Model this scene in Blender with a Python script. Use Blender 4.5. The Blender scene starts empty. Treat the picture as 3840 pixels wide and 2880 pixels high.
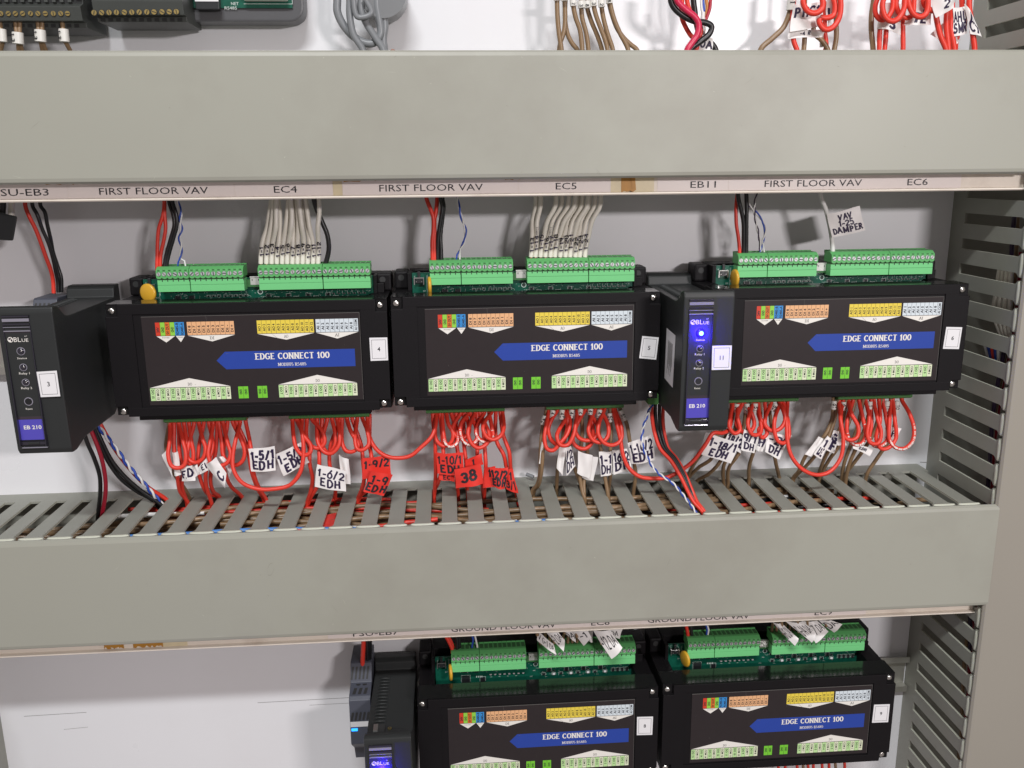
import bpy, bmesh, math, random
from mathutils import Vector, Matrix
random.seed(7)
S = 0.001                      # everything below is written in millimetres
# ------------------------------------------------------------------ camera
CAM = (42.325, -708.421, 95.160)
RM = ((0.99725597, 0.06897272, 0.02689397),
      (-0.07332673, 0.97026397, 0.23067515),
      (-0.01018395, -0.23201422, 0.97265908))     # columns: right, forward, up
FL = 3340.7
sc = bpy.context.scene
col = sc.collection
cd = bpy.data.cameras.new('camera'); cam = bpy.data.objects.new('camera', cd); col.objects.link(cam)
cd.sensor_width = 36.0; cd.lens = FL * 36.0 / 3840.0; cd.clip_start = 0.01; cd.clip_end = 50
cam.matrix_world = Matrix(((RM[0][0], RM[0][2], -RM[0][1], CAM[0] * S),
                           (RM[1][0], RM[1][2], -RM[1][1], CAM[1] * S),
                           (RM[2][0], RM[2][2], -RM[2][1], CAM[2] * S), (0, 0, 0, 1)))
sc.camera = cam
# ------------------------------------------------------------------ light
world = bpy.data.worlds.new('World'); sc.world = world; world.use_nodes = True
bg = world.node_tree.nodes['Background']
bg.inputs[0].default_value = (1.0, 0.885, 0.87, 1); bg.inputs[1].default_value = 0.285
sc.view_settings.view_transform = 'Standard'; sc.view_settings.look = 'None'
sc.view_settings.exposure = 0.0; sc.view_settings.gamma = 1.0
def area(name, loc, target, sx, sy, power, color):
    l = bpy.data.lights.new(name, 'AREA'); l.shape = 'RECTANGLE'; l.size = sx; l.size_y = sy
    l.energy = power; l.color = color
    o = bpy.data.objects.new(name, l); col.objects.link(o)
    o.location = Vector(loc) * S
    o.rotation_euler = (Vector(target) * S - o.location).to_track_quat('-Z', 'Y').to_euler()
    return o
area('ceiling_light', (-180, -1900, 1700), (40, 0, 0), 0.9, 0.12, 43.5, (0.965, 0.985, 1.0))
area('side_light', (760, -1520, 345), (60, 0, 0), 0.20, 0.065, 10.4, (1.0, 0.94, 0.94))

# ------------------------------------------------------------------ helpers
def at(px, py, y=None, x=None, z=None):
    """point (mm) seen at photo pixel px,py on the plane y= / x= / z= """
    a = (px - 1920) / FL; b = -(py - 1440) / FL
    d = [RM[i][0] * a + RM[i][1] + RM[i][2] * b for i in range(3)]
    if y is not None: t = (y - CAM[1]) / d[1]
    elif x is not None: t = (x - CAM[0]) / d[0]
    else: t = (z - CAM[2]) / d[2]
    return Vector((CAM[0] + t * d[0], CAM[1] + t * d[1], CAM[2] + t * d[2]))

def srgb(r, g, b, k=1.0):
    f = lambda c: (c / 255 / 12.92 if c / 255 <= 0.04045 else ((c / 255 + 0.055) / 1.055) ** 2.4) * k
    return (f(r), f(g), f(b))

MATS = {}
def mat(name, c, rough=0.5, metal=0.0, var=0.06, scale=60, bump=0.0, bscale=900, emit=None, estr=0, coat=0.0,
        dirt=None, dscale=14, spec=0.5, trans=0, alpha=1):
    if name in MATS: return MATS[name]
    m = bpy.data.materials.new(name); m.use_nodes = True
    nt = m.node_tree; N = nt.nodes; L = nt.links
    b = N['Principled BSDF']
    b.inputs['Roughness'].default_value = rough; b.inputs['Metallic'].default_value = metal
    b.inputs['Specular IOR Level'].default_value = spec
    b.inputs['Coat Weight'].default_value = coat
    b.inputs['Transmission Weight'].default_value = trans
    b.inputs['Alpha'].default_value = alpha
    tc = N.new('ShaderNodeTexCoord')
    nz = N.new('ShaderNodeTexNoise'); nz.inputs['Scale'].default_value = scale; nz.inputs['Detail'].default_value = 5
    L.new(tc.outputs['Object'], nz.inputs['Vector'])
    mx = N.new('ShaderNodeMix'); mx.data_type = 'RGBA'
    mx.inputs[6].default_value = (*[max(0, v * (1 - var)) for v in c], 1)
    mx.inputs[7].default_value = (*[min(1, v * (1 + var)) for v in c], 1)
    L.new(nz.outputs['Fac'], mx.inputs[0])
    out = mx.outputs[2]
    if dirt:
        n2 = N.new('ShaderNodeTexNoise'); n2.inputs['Scale'].default_value = dscale; n2.inputs['Detail'].default_value = 7
        n2.inputs['Roughness'].default_value = 0.62
        L.new(tc.outputs['Object'], n2.inputs['Vector'])
        rp = N.new('ShaderNodeValToRGB'); rp.color_ramp.elements[0].position = 0.52; rp.color_ramp.elements[1].position = 0.74
        rp.color_ramp.elements[0].color = (0, 0, 0, 1); rp.color_ramp.elements[1].color = (0.55, 0.55, 0.55, 1)
        L.new(n2.outputs['Fac'], rp.inputs[0])
        m2 = N.new('ShaderNodeMix'); m2.data_type = 'RGBA'; L.new(rp.outputs[0], m2.inputs[0]); L.new(out, m2.inputs[6])
        m2.inputs[7].default_value = (*dirt, 1); out = m2.outputs[2]
        # small specks and nicks
        vo = N.new('ShaderNodeTexNoise'); vo.inputs['Scale'].default_value = dscale * 14; vo.inputs['Detail'].default_value = 2
        L.new(tc.outputs['Object'], vo.inputs['Vector'])
        r3 = N.new('ShaderNodeValToRGB'); r3.color_ramp.elements[0].position = 0.80; r3.color_ramp.elements[1].position = 0.82
        r3.color_ramp.elements[0].color = (0, 0, 0, 1); r3.color_ramp.elements[1].color = (0.6, 0.6, 0.6, 1)
        L.new(vo.outputs['Fac'], r3.inputs[0])
        m3 = N.new('ShaderNodeMix'); m3.data_type = 'RGBA'; L.new(r3.outputs[0], m3.inputs[0]); L.new(out, m3.inputs[6])
        m3.inputs[7].default_value = (*[v * 0.45 for v in dirt], 1); out = m3.outputs[2]
        rr = N.new('ShaderNodeMapRange'); rr.inputs[3].default_value = rough - 0.07; rr.inputs[4].default_value = rough + 0.10
        L.new(n2.outputs['Fac'], rr.inputs[0]); L.new(rr.outputs[0], b.inputs['Roughness'])
    L.new(out, b.inputs['Base Color'])
    if bump > 0:
        n4 = N.new('ShaderNodeTexNoise'); n4.inputs['Scale'].default_value = bscale; n4.inputs['Detail'].default_value = 3
        L.new(tc.outputs['Object'], n4.inputs['Vector'])
        bp = N.new('ShaderNodeBump'); bp.inputs['Strength'].default_value = bump; bp.inputs['Distance'].default_value = 0.0004
        L.new(n4.outputs['Fac'], bp.inputs['Height']); L.new(bp.outputs[0], b.inputs['Normal'])
    if emit:
        b.inputs['Emission Color'].default_value = (*emit, 1); b.inputs['Emission Strength'].default_value = estr
    MATS[name] = m
    return m

M_panel = mat('white_panel_enamel', (0.80, 0.80, 0.82), 0.28, var=0.02, scale=9, bump=0.25, bscale=26, dirt=(0.76, 0.75, 0.76), dscale=5)
M_duct = mat('grey_pvc', (0.350, 0.350, 0.297), 0.42, var=0.035, scale=12, bump=0.05, bscale=1500, dirt=(0.262, 0.248, 0.208), dscale=5)
M_ductw = mat('grey_pvc_wall', (0.315, 0.318, 0.275), 0.46, var=0.03, scale=14, bump=0.04, bscale=1200, dirt=(0.24, 0.23, 0.19), dscale=12)
M_ductwarm = mat('grey_pvc_warm_lit', (0.315, 0.292, 0.248), 0.42, var=0.03, scale=10, bump=0.05, bscale=1500, dirt=(0.31, 0.28, 0.23), dscale=6)  # grey PVC with the reddish light from the right mixed into its colour
M_scuff = mat('scuff_dark', (0.27, 0.265, 0.215), .5)
M_scuffl = mat('scuff_pale', (0.46, 0.465, 0.39), .5)
M_ductedge = mat('pale_cut_pvc', (0.60, 0.61, 0.51), 0.5, var=0.04)
M_black = mat('black_abs', (0.0065, 0.0055, 0.0065), 0.52, var=0.12, bump=0.25, bscale=1600, spec=0.22)
M_blackg = mat('black_abs_smooth', (0.007, 0.008, 0.008), 0.14, var=0.1, spec=0.45)
M_gw = mat('charcoal_enclosure', (0.029, 0.031, 0.031), 0.42, var=0.08, bump=0.12, bscale=1300, spec=0.28)
M_gwd = mat('charcoal_recess', (0.008, 0.008, 0.010), 0.5)
M_psu = mat('slate_plastic', (0.070, 0.076, 0.100), 0.48, var=0.06, bump=0.1)
M_face = mat('printed_film', (0.026, 0.020, 0.021), 0.36, var=0.08, scale=200, spec=0.36)
M_glossbrown = mat('gateway_film', (0.040, 0.030, 0.040), 0.14, var=0.05, coat=0.6)
M_purple = mat('gateway_purple', (0.085, 0.070, 0.46), 0.2, var=0.04, coat=0.5)
M_blue = mat('print_blue', (0.018, 0.055, 0.335), 0.38, var=0.05)
M_white = mat('print_white', (0.82, 0.79, 0.73), 0.5, var=0.03)
M_sticker = mat('white_sticker', (0.80, 0.79, 0.80), 0.4, var=0.02)
M_ink = mat('black_ink', (0.018, 0.016, 0.022), 0.55, var=0.1)
M_marker = mat('marker_ink', (0.022, 0.012, 0.050), 0.5, var=0.3, scale=900)
M_greytxt = mat('grey_print', (0.16, 0.15, 0.14), 0.5)
M_silk = mat('silkscreen', (0.62, 0.68, 0.64), 0.5)
M_pcb = mat('circuit_green', (0.006, 0.092, 0.058), 0.30, var=0.35, scale=320, spec=0.5)
M_chip = mat('chip_black', (0.018, 0.02, 0.022), 0.4)
M_solder = mat('solder', (0.62, 0.62, 0.60), 0.3, metal=0.9)
M_shell = mat('socket_shell', (0.66, 0.65, 0.62), 0.35, metal=0.35)
M_steel = mat('screw_steel', (0.72, 0.70, 0.66), 0.24, metal=1.0, var=0.15, scale=700)
M_steeld = mat('terminal_screw', (0.60, 0.62, 0.63), 0.40, metal=0.45, var=0.3, scale=500)
M_brass = mat('brass_screw', (0.55, 0.42, 0.16), 0.33, metal=0.9, var=0.2, scale=500)
M_slot = mat('screw_slot', (0.03, 0.03, 0.03), 0.6)
M_grn = mat('terminal_green', (0.120, 0.43, 0.140), 0.42, var=0.05, spec=0.4)
M_grn2 = mat('header_green', (0.185, 0.62, 0.24), 0.42, var=0.03, spec=0.4)
M_grnd = mat('terminal_green_deep', (0.045, 0.16, 0.050), 0.5)
M_grnlow = mat('terminal_green_shaded', (0.070, 0.20, 0.055), 0.48, var=0.05, spec=.3)  # terminal green darkened to carry the cover's shade over the lower blocks
M_amber = mat('amber_ceramic', (0.72, 0.40, 0.035), 0.32, var=0.08)
M_strip = mat('cream_plastic', (0.86, 0.78, 0.68), 0.38, var=0.03, scale=30, dirt=(0.55, 0.45, 0.36), dscale=22)
M_paper = mat('label_paper', (0.87, 0.79, 0.755), 0.3, var=0.02, scale=40)
M_tape = mat('yellow_tape', (0.76, 0.66, 0.44), 0.35, var=0.15, scale=120)
M_tape2 = mat('amber_glue', (0.50, 0.235, 0.03), 0.4, var=0.2, scale=160)
M_tag = mat('white_tag', (0.87, 0.84, 0.82), 0.42, var=0.03, scale=80)
M_tagr = mat('red_tag', (0.78, 0.040, 0.028), 0.35, var=0.06, scale=60)
M_sleeve = mat('white_sleeve', (0.78, 0.76, 0.71), 0.4)
M_rail = mat('zinc_rail', (0.62, 0.61, 0.56), 0.28, metal=0.85, var=0.06, scale=30)
WC = dict(
    red=mat('red_pvc', (0.76, 0.048, 0.028), 0.42, var=0.06, scale=150),
    dred=mat('crimson_pvc', (0.42, 0.012, 0.035), 0.35),
    brown=mat('brown_pvc', (0.26, 0.165, 0.088), 0.36, var=0.08, scale=120),
    brown2=mat('light_brown_pvc', (0.29, 0.19, 0.108), 0.36, var=0.08, scale=120),
    black=mat('black_pvc', (0.012, 0.012, 0.013), 0.36),
    white=mat('white_pvc', (0.78, 0.77, 0.75), 0.35),
    cream=mat('cream_pvc', (0.82, 0.78, 0.69), 0.38, var=0.05, scale=100),
    blue=mat('blue_pvc', (0.025, 0.075, 0.42), 0.35),
    lblue=mat('sky_blue_pvc', (0.09, 0.27, 0.66), 0.35),
    grey=mat('grey_pvc_cable', (0.22, 0.23, 0.24), 0.36),
    orange=mat('orange_pvc', (0.62, 0.25, 0.07), 0.4),
    pink=mat('pinkred_pvc', (0.62, 0.02, 0.075), 0.35),
    violet=mat('violet_pvc', (0.045, 0.025, 0.06), 0.35))
M_copper = mat('bare_copper', (0.75, 0.40, 0.20), 0.3, metal=0.9)
def cellm(n, c): return mat('cell_' + n, c, 0.45, var=0.03, scale=200)
C_red = cellm('red', (0.62, 0.045, 0.018)); C_lime = cellm('lime', (0.28, 0.62, 0.06)); C_or = cellm('orange', (0.72, 0.17, 0.02))
C_blu = cellm('blue', (0.035, 0.28, 0.68)); C_peach = cellm('peach', (0.80, 0.44, 0.22)); C_yel = cellm('yellow', (0.80, 0.62, 0.07))
C_pb = cellm('pale_blue', (0.66, 0.73, 0.77)); C_do = cellm('light_green', (0.50, 0.75, 0.34)); C_dw = cellm('pale_green', (0.74, 0.79, 0.56))
C_gnd = cellm('ground_green', (0.18, 0.58, 0.035))

class MB:
    def __init__(s): s.v = []; s.f = []; s.mi = []; s.sm = []; s.m = []
    def mid(s, m):
        if m not in s.m: s.m.append(m)
        return s.m.index(m)
    def add(s, vs, fs, m, smooth=False):
        k = len(s.v); s.v += [tuple(v) for v in vs]; i = s.mid(m)
        for f in fs: s.f.append([a + k for a in f]); s.mi.append(i); s.sm.append(smooth)
    def box(s, x0, x1, y0, y1, z0, z1, m, ch=0.0):
        if x0 > x1: x0, x1 = x1, x0
        if y0 > y1: y0, y1 = y1, y0
        if z0 > z1: z0, z1 = z1, z0
        vs = [(x, y, z) for x in (x0, x1) for y in (y0, y1) for z in (z0, z1)]
        fs = [(0, 1, 3, 2), (4, 6, 7, 5), (0, 4, 5, 1), (2, 3, 7, 6), (0, 2, 6, 4), (1, 5, 7, 3)]
        if ch <= 0: s.add(vs, fs, m); return
        s.solid(vs, fs, m, ch)
    def solid(s, vs, fs, m, ch, seg=2):
        bm = bmesh.new(); bv = [bm.verts.new(v) for v in vs]
        for f in fs: bm.faces.new([bv[i] for i in f])
        bmesh.ops.recalc_face_normals(bm, faces=bm.faces)
        bmesh.ops.bevel(bm, geom=[e for e in bm.edges], offset=ch, segments=seg, profile=0.6, affect='EDGES', clamp_overlap=True)
        bm.verts.index_update()
        s.add([v.co[:] for v in bm.verts], [[v.index for v in f.verts] for f in bm.faces], m); bm.free()
    def prism(s, pts, axis, a, b, m, ch=0.0):
        """polygon pts (2D) extruded between a and b along axis ('x': pts are (y,z); 'y': (x,z); 'z': (x,y))"""
        n = len(pts)
        def mk(p, t): return {'x': (t, p[0], p[1]), 'y': (p[0], t, p[1]), 'z': (p[0], p[1], t)}[axis]
        vs = [mk(p, a) for p in pts] + [mk(p, b) for p in pts]
        fs = [list(range(n)), list(range(2 * n - 1, n - 1, -1))] + [[i, (i + 1) % n, n + (i + 1) % n, n + i] for i in range(n)]
        if ch > 0: s.solid(vs, fs, m, ch)
        else: s.add(vs, fs, m)
    def disc(s, c, r, h, m, axis='y', n=16, dome=0.0, sgn=-1, top=None):
        """short cylinder standing on c and rising by h along sgn*axis"""
        rings = [(r, 0), (r, h * (1 - dome)), (r * 0.72, h * (1 - dome * 0.25)), (r * 0.3, h)] if dome else [(r, 0), (r, h)]
        vs = []
        for rr, hh in rings:
            for k in range(n):
                a = 2 * math.pi * k / n; p, q = rr * math.cos(a), rr * math.sin(a); t = sgn * hh
                vs.append({'y': (c[0] + p, c[1] + t, c[2] + q), 'x': (c[0] + t, c[1] + p, c[2] + q), 'z': (c[0] + p, c[1] + q, c[2] + t)}[axis])
        fs = []
        for j in range(len(rings) - 1):
            for k in range(n): fs.append((j * n + k, j * n + (k + 1) % n, (j + 1) * n + (k + 1) % n, (j + 1) * n + k))
        s.add(vs, fs, m, bool(dome))
        b = (len(rings) - 1) * n
        s.add([vs[b + k] for k in range(n)], [list(range(n))], top or m, bool(dome))
    def tube(s, pts, r, m, n=8, cap=True):
        pts = [Vector(p) for p in pts]
        N = len(pts); vs = []
        t0 = (pts[1] - pts[0]).normalized()
        u = t0.orthogonal().normalized()
        for i in range(N):
            t = (pts[min(i + 1, N - 1)] - pts[max(i - 1, 0)])
            t = t.normalized() if t.length > 1e-9 else t0
            u = (u - t * u.dot(t)); u = u.normalized() if u.length > 1e-6 else t.orthogonal().normalized()
            w = t.cross(u); rr = r[i] if isinstance(r, (list, tuple)) else r
            for k in range(n):
                a = 2 * math.pi * k / n
                vs.append(pts[i] + (u * math.cos(a) + w * math.sin(a)) * rr)
        fs = [(i * n + k, i * n + (k + 1) % n, (i + 1) * n + (k + 1) % n, (i + 1) * n + k) for i in range(N - 1) for k in range(n)]
        s.add(vs, fs, m, True)
        if cap: s.add(vs[:n], [list(range(n - 1, -1, -1))], m); s.add(vs[-n:], [list(range(n))], m)
    def poly2(s, pts, y, m, org=(0, 0)):
        s.add([(org[0] + p[0], y, org[1] + p[1]) for p in pts], [list(range(len(pts)))], m)
    def rect(s, x0, x1, z0, z1, y, m): s.poly2([(x0, z0), (x1, z0), (x1, z1), (x0, z1)], y, m)
    def build(s, name, parent=None, org=(0, 0, 0)):
        me = bpy.data.meshes.new(name)
        o3 = Vector(org)
        me.from_pydata([tuple((Vector(v) - o3) * S) for v in s.v], [], s.f)
        for m in s.m: me.materials.append(m)
        me.polygons.foreach_set('material_index', s.mi); me.polygons.foreach_set('use_smooth', s.sm)
        me.update()
        bm = bmesh.new(); bm.from_mesh(me); bmesh.ops.recalc_face_normals(bm, faces=bm.faces); bm.to_mesh(me); bm.free()
        o = bpy.data.objects.new(name, me); col.objects.link(o)
        if parent is not None: o.parent = parent
        else: o.location = o3 * S
        return o

NW = {'3': 'three', '4': 'four', '5': 'five', '6': 'six', '8': 'eight', '9': 'nine', '11': 'eleven'}
ORD = ['first', 'second', 'third', 'fourth', 'fifth', 'sixth', 'seventh', 'eighth', 'ninth', 'tenth', 'eleventh', 'twelfth']
def words(t):
    import re
    return re.sub(r'(module|gateway|modules|sticker|numbered) (\d+)(?![\w/-])', lambda m: m.group(1) + ' ' + NW.get(m.group(2), m.group(2)), t)
def tag(o, label=None, cat=None, group=None, kind=None):
    if label: o['label'] = words(label)
    if group: group = words(group)
    if cat: o['category'] = cat
    if group: o['group'] = group
    if kind: o['kind'] = kind
    return o
def empty(name, loc, label, cat, group=None):
    o = bpy.data.objects.new(name, None); col.objects.link(o); o.location = Vector(loc) * S; o.empty_display_size = 0.01
    return tag(o, label, cat, group)
def dup(root, loc, label, group=None):
    r = root.copy(); col.objects.link(r); r.location = Vector(loc) * S; r['label'] = words(label)
    if group: r['group'] = group
    for ch in list(root.children):
        c = ch.copy(); col.objects.link(c); c.parent = r
        for g_ in ch.children:
            d = g_.copy(); col.objects.link(d); d.parent = c
    return r

# ---- text
_TC = {}
def glyphs(txt, bold=0.0):
    k = (txt, bold)
    if k not in _TC:
        cu = bpy.data.curves.new('t', 'FONT'); cu.body = txt; cu.offset = bold; cu.resolution_u = 2
        ob = bpy.data.objects.new('t', cu); col.objects.link(ob)
        bpy.context.view_layer.update()
        me = bpy.data.meshes.new_from_object(ob)
        vs = [(v.co.x, v.co.y) for v in me.vertices]; fs = [list(p.vertices) for p in me.polygons]
        bpy.data.objects.remove(ob); bpy.data.curves.remove(cu); bpy.data.meshes.remove(me)
        if vs:
            x0 = min(v[0] for v in vs); x1 = max(v[0] for v in vs)
            vs = [(v[0] - (x0 + x1) / 2, v[1]) for v in vs]; w = x1 - x0
        else: w = 1
        _TC[k] = (vs, fs, w)
    return _TC[k]
CAPH = 0.69
def text(mb, txt, cx, cz, capy, h, m, w=None, rot=0, bold=0.0):
    """flat lettering in the plane y=capy; h = capital height, optional total width w, rot degrees"""
    vs, fs, ww = glyphs(txt, bold)
    sy = h / CAPH; sx = (w / ww) if w else sy
    a = math.radians(rot); ca, sa = math.cos(a), math.sin(a)
    out = []
    for x, y in vs:
        x *= sx; y = (y - CAPH / 2) * sy
        out.append((cx + x * ca - y * sa, capy, cz + x * sa + y * ca))
    mb.add(out, fs, m)
def arc(cx, cy, rx, ry, a0, a1, n=10):
    return [(cx + rx * math.cos(math.radians(a0 + (a1 - a0) * i / n)), cy + ry * math.sin(math.radians(a0 + (a1 - a0) * i / n))) for i in range(n + 1)]
SK = {
 '0': (.6, [arc(.3, .5, .26, .5, 0, 360, 16)]), '1': (.4, [[(.06, .78), (.22, 1), (.22, 0)]]),
 '2': (.6, [arc(.3, .72, .25, .28, 160, -20, 8) + [(.06, 0), (.56, 0)]]),
 '3': (.55, [arc(.25, .75, .24, .25, 150, -90, 8), arc(.25, .26, .26, .27, 90, -150, 8)]),
 '4': (.6, [[(.42, 0), (.42, 1), (.03, .32), (.56, .32)]]),
 '5': (.58, [[(.5, 1), (.12, 1), (.09, .56)], arc(.26, .31, .26, .31, 130, -145, 9)]),
 '6': (.58, [[(.46, .97)] + arc(.29, .31, .25, .31, 130, 490, 14)]),
 '7': (.55, [[(.04, 1), (.5, 1), (.18, 0)]]),
 '8': (.58, [arc(.28, .75, .2, .24, -90, 270, 12), arc(.28, .26, .26, .26, 90, 450, 12)]),
 '9': (.58, [arc(.28, .70, .24, .29, 0, 360, 12) + [(.5, .5), (.4, 0)]]),
 '-': (.42, [[(.06, .45), (.36, .45)]]), '/': (.42, [[(.02, -.05), (.38, 1.05)]]), ' ': (.3, []), '.': (.2, [[(.08, 0), (.12, .03)]]),
 'A': (.68, [[(.02, 0), (.34, 1), (.66, 0)], [(.15, .36), (.54, .36)]]),
 'B': (.6, [[(.1, 0), (.1, 1)], [(.1, 1)] + arc(.3, .76, .2, .24, 90, -90, 7) + [(.1, .52)], [(.1, .52)] + arc(.3, .26, .24, .26, 90, -90, 7) + [(.1, 0)]]),
 'C': (.66, [arc(.36, .5, .32, .5, 48, 312, 12)]),
 'D': (.68, [[(.1, 0), (.1, 1)], [(.1, 1)] + arc(.26, .5, .36, .5, 90, -90, 10) + [(.1, 0)]]),
 'E': (.6, [[(.54, 1), (.1, 1), (.1, 0), (.56, 0)], [(.1, .52), (.42, .52)]]),
 'F': (.56, [[(.54, 1), (.1, 1), (.1, 0)], [(.1, .52), (.42, .52)]]),
 'G': (.7, [arc(.36, .5, .32, .5, 48, 330, 12) + [(.64, .45), (.42, .45)]]),
 'H': (.68, [[(.1, 0), (.1, 1)], [(.58, 0), (.58, 1)], [(.1, .5), (.58, .5)]]),
 'I': (.26, [[(.13, 0), (.13, 1)]]),
 'M': (.86, [[(.1, 0), (.1, 1), (.43, .15), (.76, 1), (.76, 0)]]),
 'N': (.72, [[(.1, 0), (.1, 1), (.62, 0), (.62, 1)]]),
 'O': (.74, [arc(.37, .5, .33, .5, 0, 360, 18)]),
 'P': (.58, [[(.1, 0), (.1, 1)] + arc(.28, .74, .22, .26, 90, -90, 7) + [(.1, .48)]]),
 'R': (.64, [[(.1, 0), (.1, 1)] + arc(.28, .76, .22, .24, 90, -90, 7) + [(.1, .52)], [(.28, .52), (.58, 0)]]),
 'S': (.56, [arc(.28, .74, .22, .25, 40, 250, 8) + arc(.28, .26, .24, .26, 80, -140, 9)]),
 'T': (.64, [[(.02, 1), (.62, 1)], [(.32, 1), (.32, 0)]]),
 'U': (.68, [[(.1, 1), (.1, .35)] + arc(.34, .33, .24, .33, 180, 360, 8) + [(.58, 1)]]),
 'V': (.66, [[(.03, 1), (.33, 0), (.63, 1)]]), 'W': (.9, [[(.03, 1), (.24, 0), (.45, .8), (.66, 0), (.87, 1)]]),
}
SERIF = {'E': [(.1, 1), (.1, 0)], 'D': [(.1, 1), (.1, 0)], 'N': [(.1, 0), (.62, 1), (.08, 1)], 'T': [(.32, 0)], 'M': [(.1, 0), (.76, 0), (.1, 1), (.76, 1)],
         'B': [(.1, 1), (.1, 0)], 'U': [(.1, 1), (.58, 1)], 'R': [(.1, 0), (.1, 1), (.6, 0)], '1': [(.22, 0)], 'I': [(.13, 0), (.13, 1)], 'A': [(.03, 0), (.65, 0)],
         'W': [(.03, 1), (.87, 1)], 'P': [(.1, 0)], 'O': [], '4': [(.42, 0)]}
def skeleton(txt, gap=.12, jitter=0):
    """polylines for a word, cap height 1, x from 0"""
    x = 0; out = []
    for ch in txt:
        w, ls = SK.get(ch, SK[' '])
        j = (random.uniform(-.06, .06) * jitter, random.uniform(-.05, .05) * jitter, random.uniform(.92, 1.08) if jitter else 1)
        for l in ls: out.append([(x + j[0] + p[0], j[1] + p[1] * j[2]) for p in l])
        x += w + gap
    return out, x - gap
def ribbons(mb, lines, f, w, m, nib=None):
    """lines: 2D polylines, f maps 2D to 3D, w = stroke width in the 2D units; nib=(thin,thick) makes it broad-pen"""
    for l in lines:
        for i in range(len(l) - 1):
            p, q = Vector(l[i]), Vector(l[i + 1]); d = q - p
            if d.length < 1e-6: continue
            d.normalize(); n = Vector((-d.y, d.x))
            ww = w if not nib else nib[0] + (nib[1] - nib[0]) * abs(d.y) ** 1.5
            e = d * (ww * 0.3)
            a, b, c_, d_ = p - e + n * ww / 2, q + e + n * ww / 2, q + e - n * ww / 2, p - e - n * ww / 2
            mb.add([f(v) for v in (a, b, c_, d_)], [(0, 1, 2, 3)], m)
def serif_text(mb, txt, cx, cz, y, h, w, m, bold=True):
    lines, W = skeleton(txt, .14)
    x = 0; ser = []
    for ch in txt:
        for p in SERIF.get(ch, []): ser.append([(x + p[0] - .19, p[1]), (x + p[0] + .19, p[1])])
        x += SK.get(ch, SK[' '])[0] + .14
    sx = w / W
    k = [0]
    def f(v):
        k[0] += 1
        return (cx + (v.x - W / 2) * sx, y - 0.0006 * (k[0] // 4), cz + (v.y - .5) * h)
    ribbons(mb, lines, f, .1, m, nib=(.115, .21) if bold and h > 3 else (.08, .15))
    ribbons(mb, ser, f, .09, m)

def spline(pts, n=8):
    pts = [Vector(p) for p in pts]
    if len(pts) < 3: return [pts[0].lerp(pts[-1], i / n) for i in range(n + 1)]
    P = [pts[0] * 2 - pts[1]] + pts + [pts[-1] * 2 - pts[-2]]
    out = []
    for i in range(1, len(P) - 2):
        p0, p1, p2, p3 = P[i - 1:i + 3]
        # centripetal Catmull-Rom
        t0 = 0; t1 = t0 + max((p1 - p0).length, 1e-4) ** .5; t2 = t1 + max((p2 - p1).length, 1e-4) ** .5; t3 = t2 + max((p3 - p2).length, 1e-4) ** .5
        for k in range(n):
            t = t1 + (t2 - t1) * k / n
            A1 = p0 * ((t1 - t) / (t1 - t0)) + p1 * ((t - t0) / (t1 - t0)); A2 = p1 * ((t2 - t) / (t2 - t1)) + p2 * ((t - t1) / (t2 - t1))
            A3 = p2 * ((t3 - t) / (t3 - t2)) + p3 * ((t - t2) / (t3 - t2))
            B1 = A1 * ((t2 - t) / (t2 - t0)) + A2 * ((t - t0) / (t2 - t0)); B2 = A2 * ((t3 - t) / (t3 - t1)) + A3 * ((t - t1) / (t3 - t1))
            out.append(B1 * ((t2 - t) / (t2 - t1)) + B2 * ((t - t1) / (t2 - t1)))
    out.append(pts[-1]); return out

# ================================================================== SETTING
mb = MB(); mb.box(-520, 760, 0, 6, -520, 420, M_panel)
for (a, b, c_, d_), w in (((90, 2687, 324, 2672), .35), ((966, 2636, 1325, 2616), .35), ((240, 2736, 330, 2727), .25), ((1160, 2645, 1310, 2637), .25), ((3450, 1734, 3474, 1735), .5)):
    p, q = at(a, b, y=-.15), at(c_, d_, y=-.15)
    mb.add([p + Vector((0, 0, w)), q + Vector((0, 0, w)), q, p], [(0, 1, 2, 3)], M_greytxt)
tag(mb.build('back_panel'), kind='structure')

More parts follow.
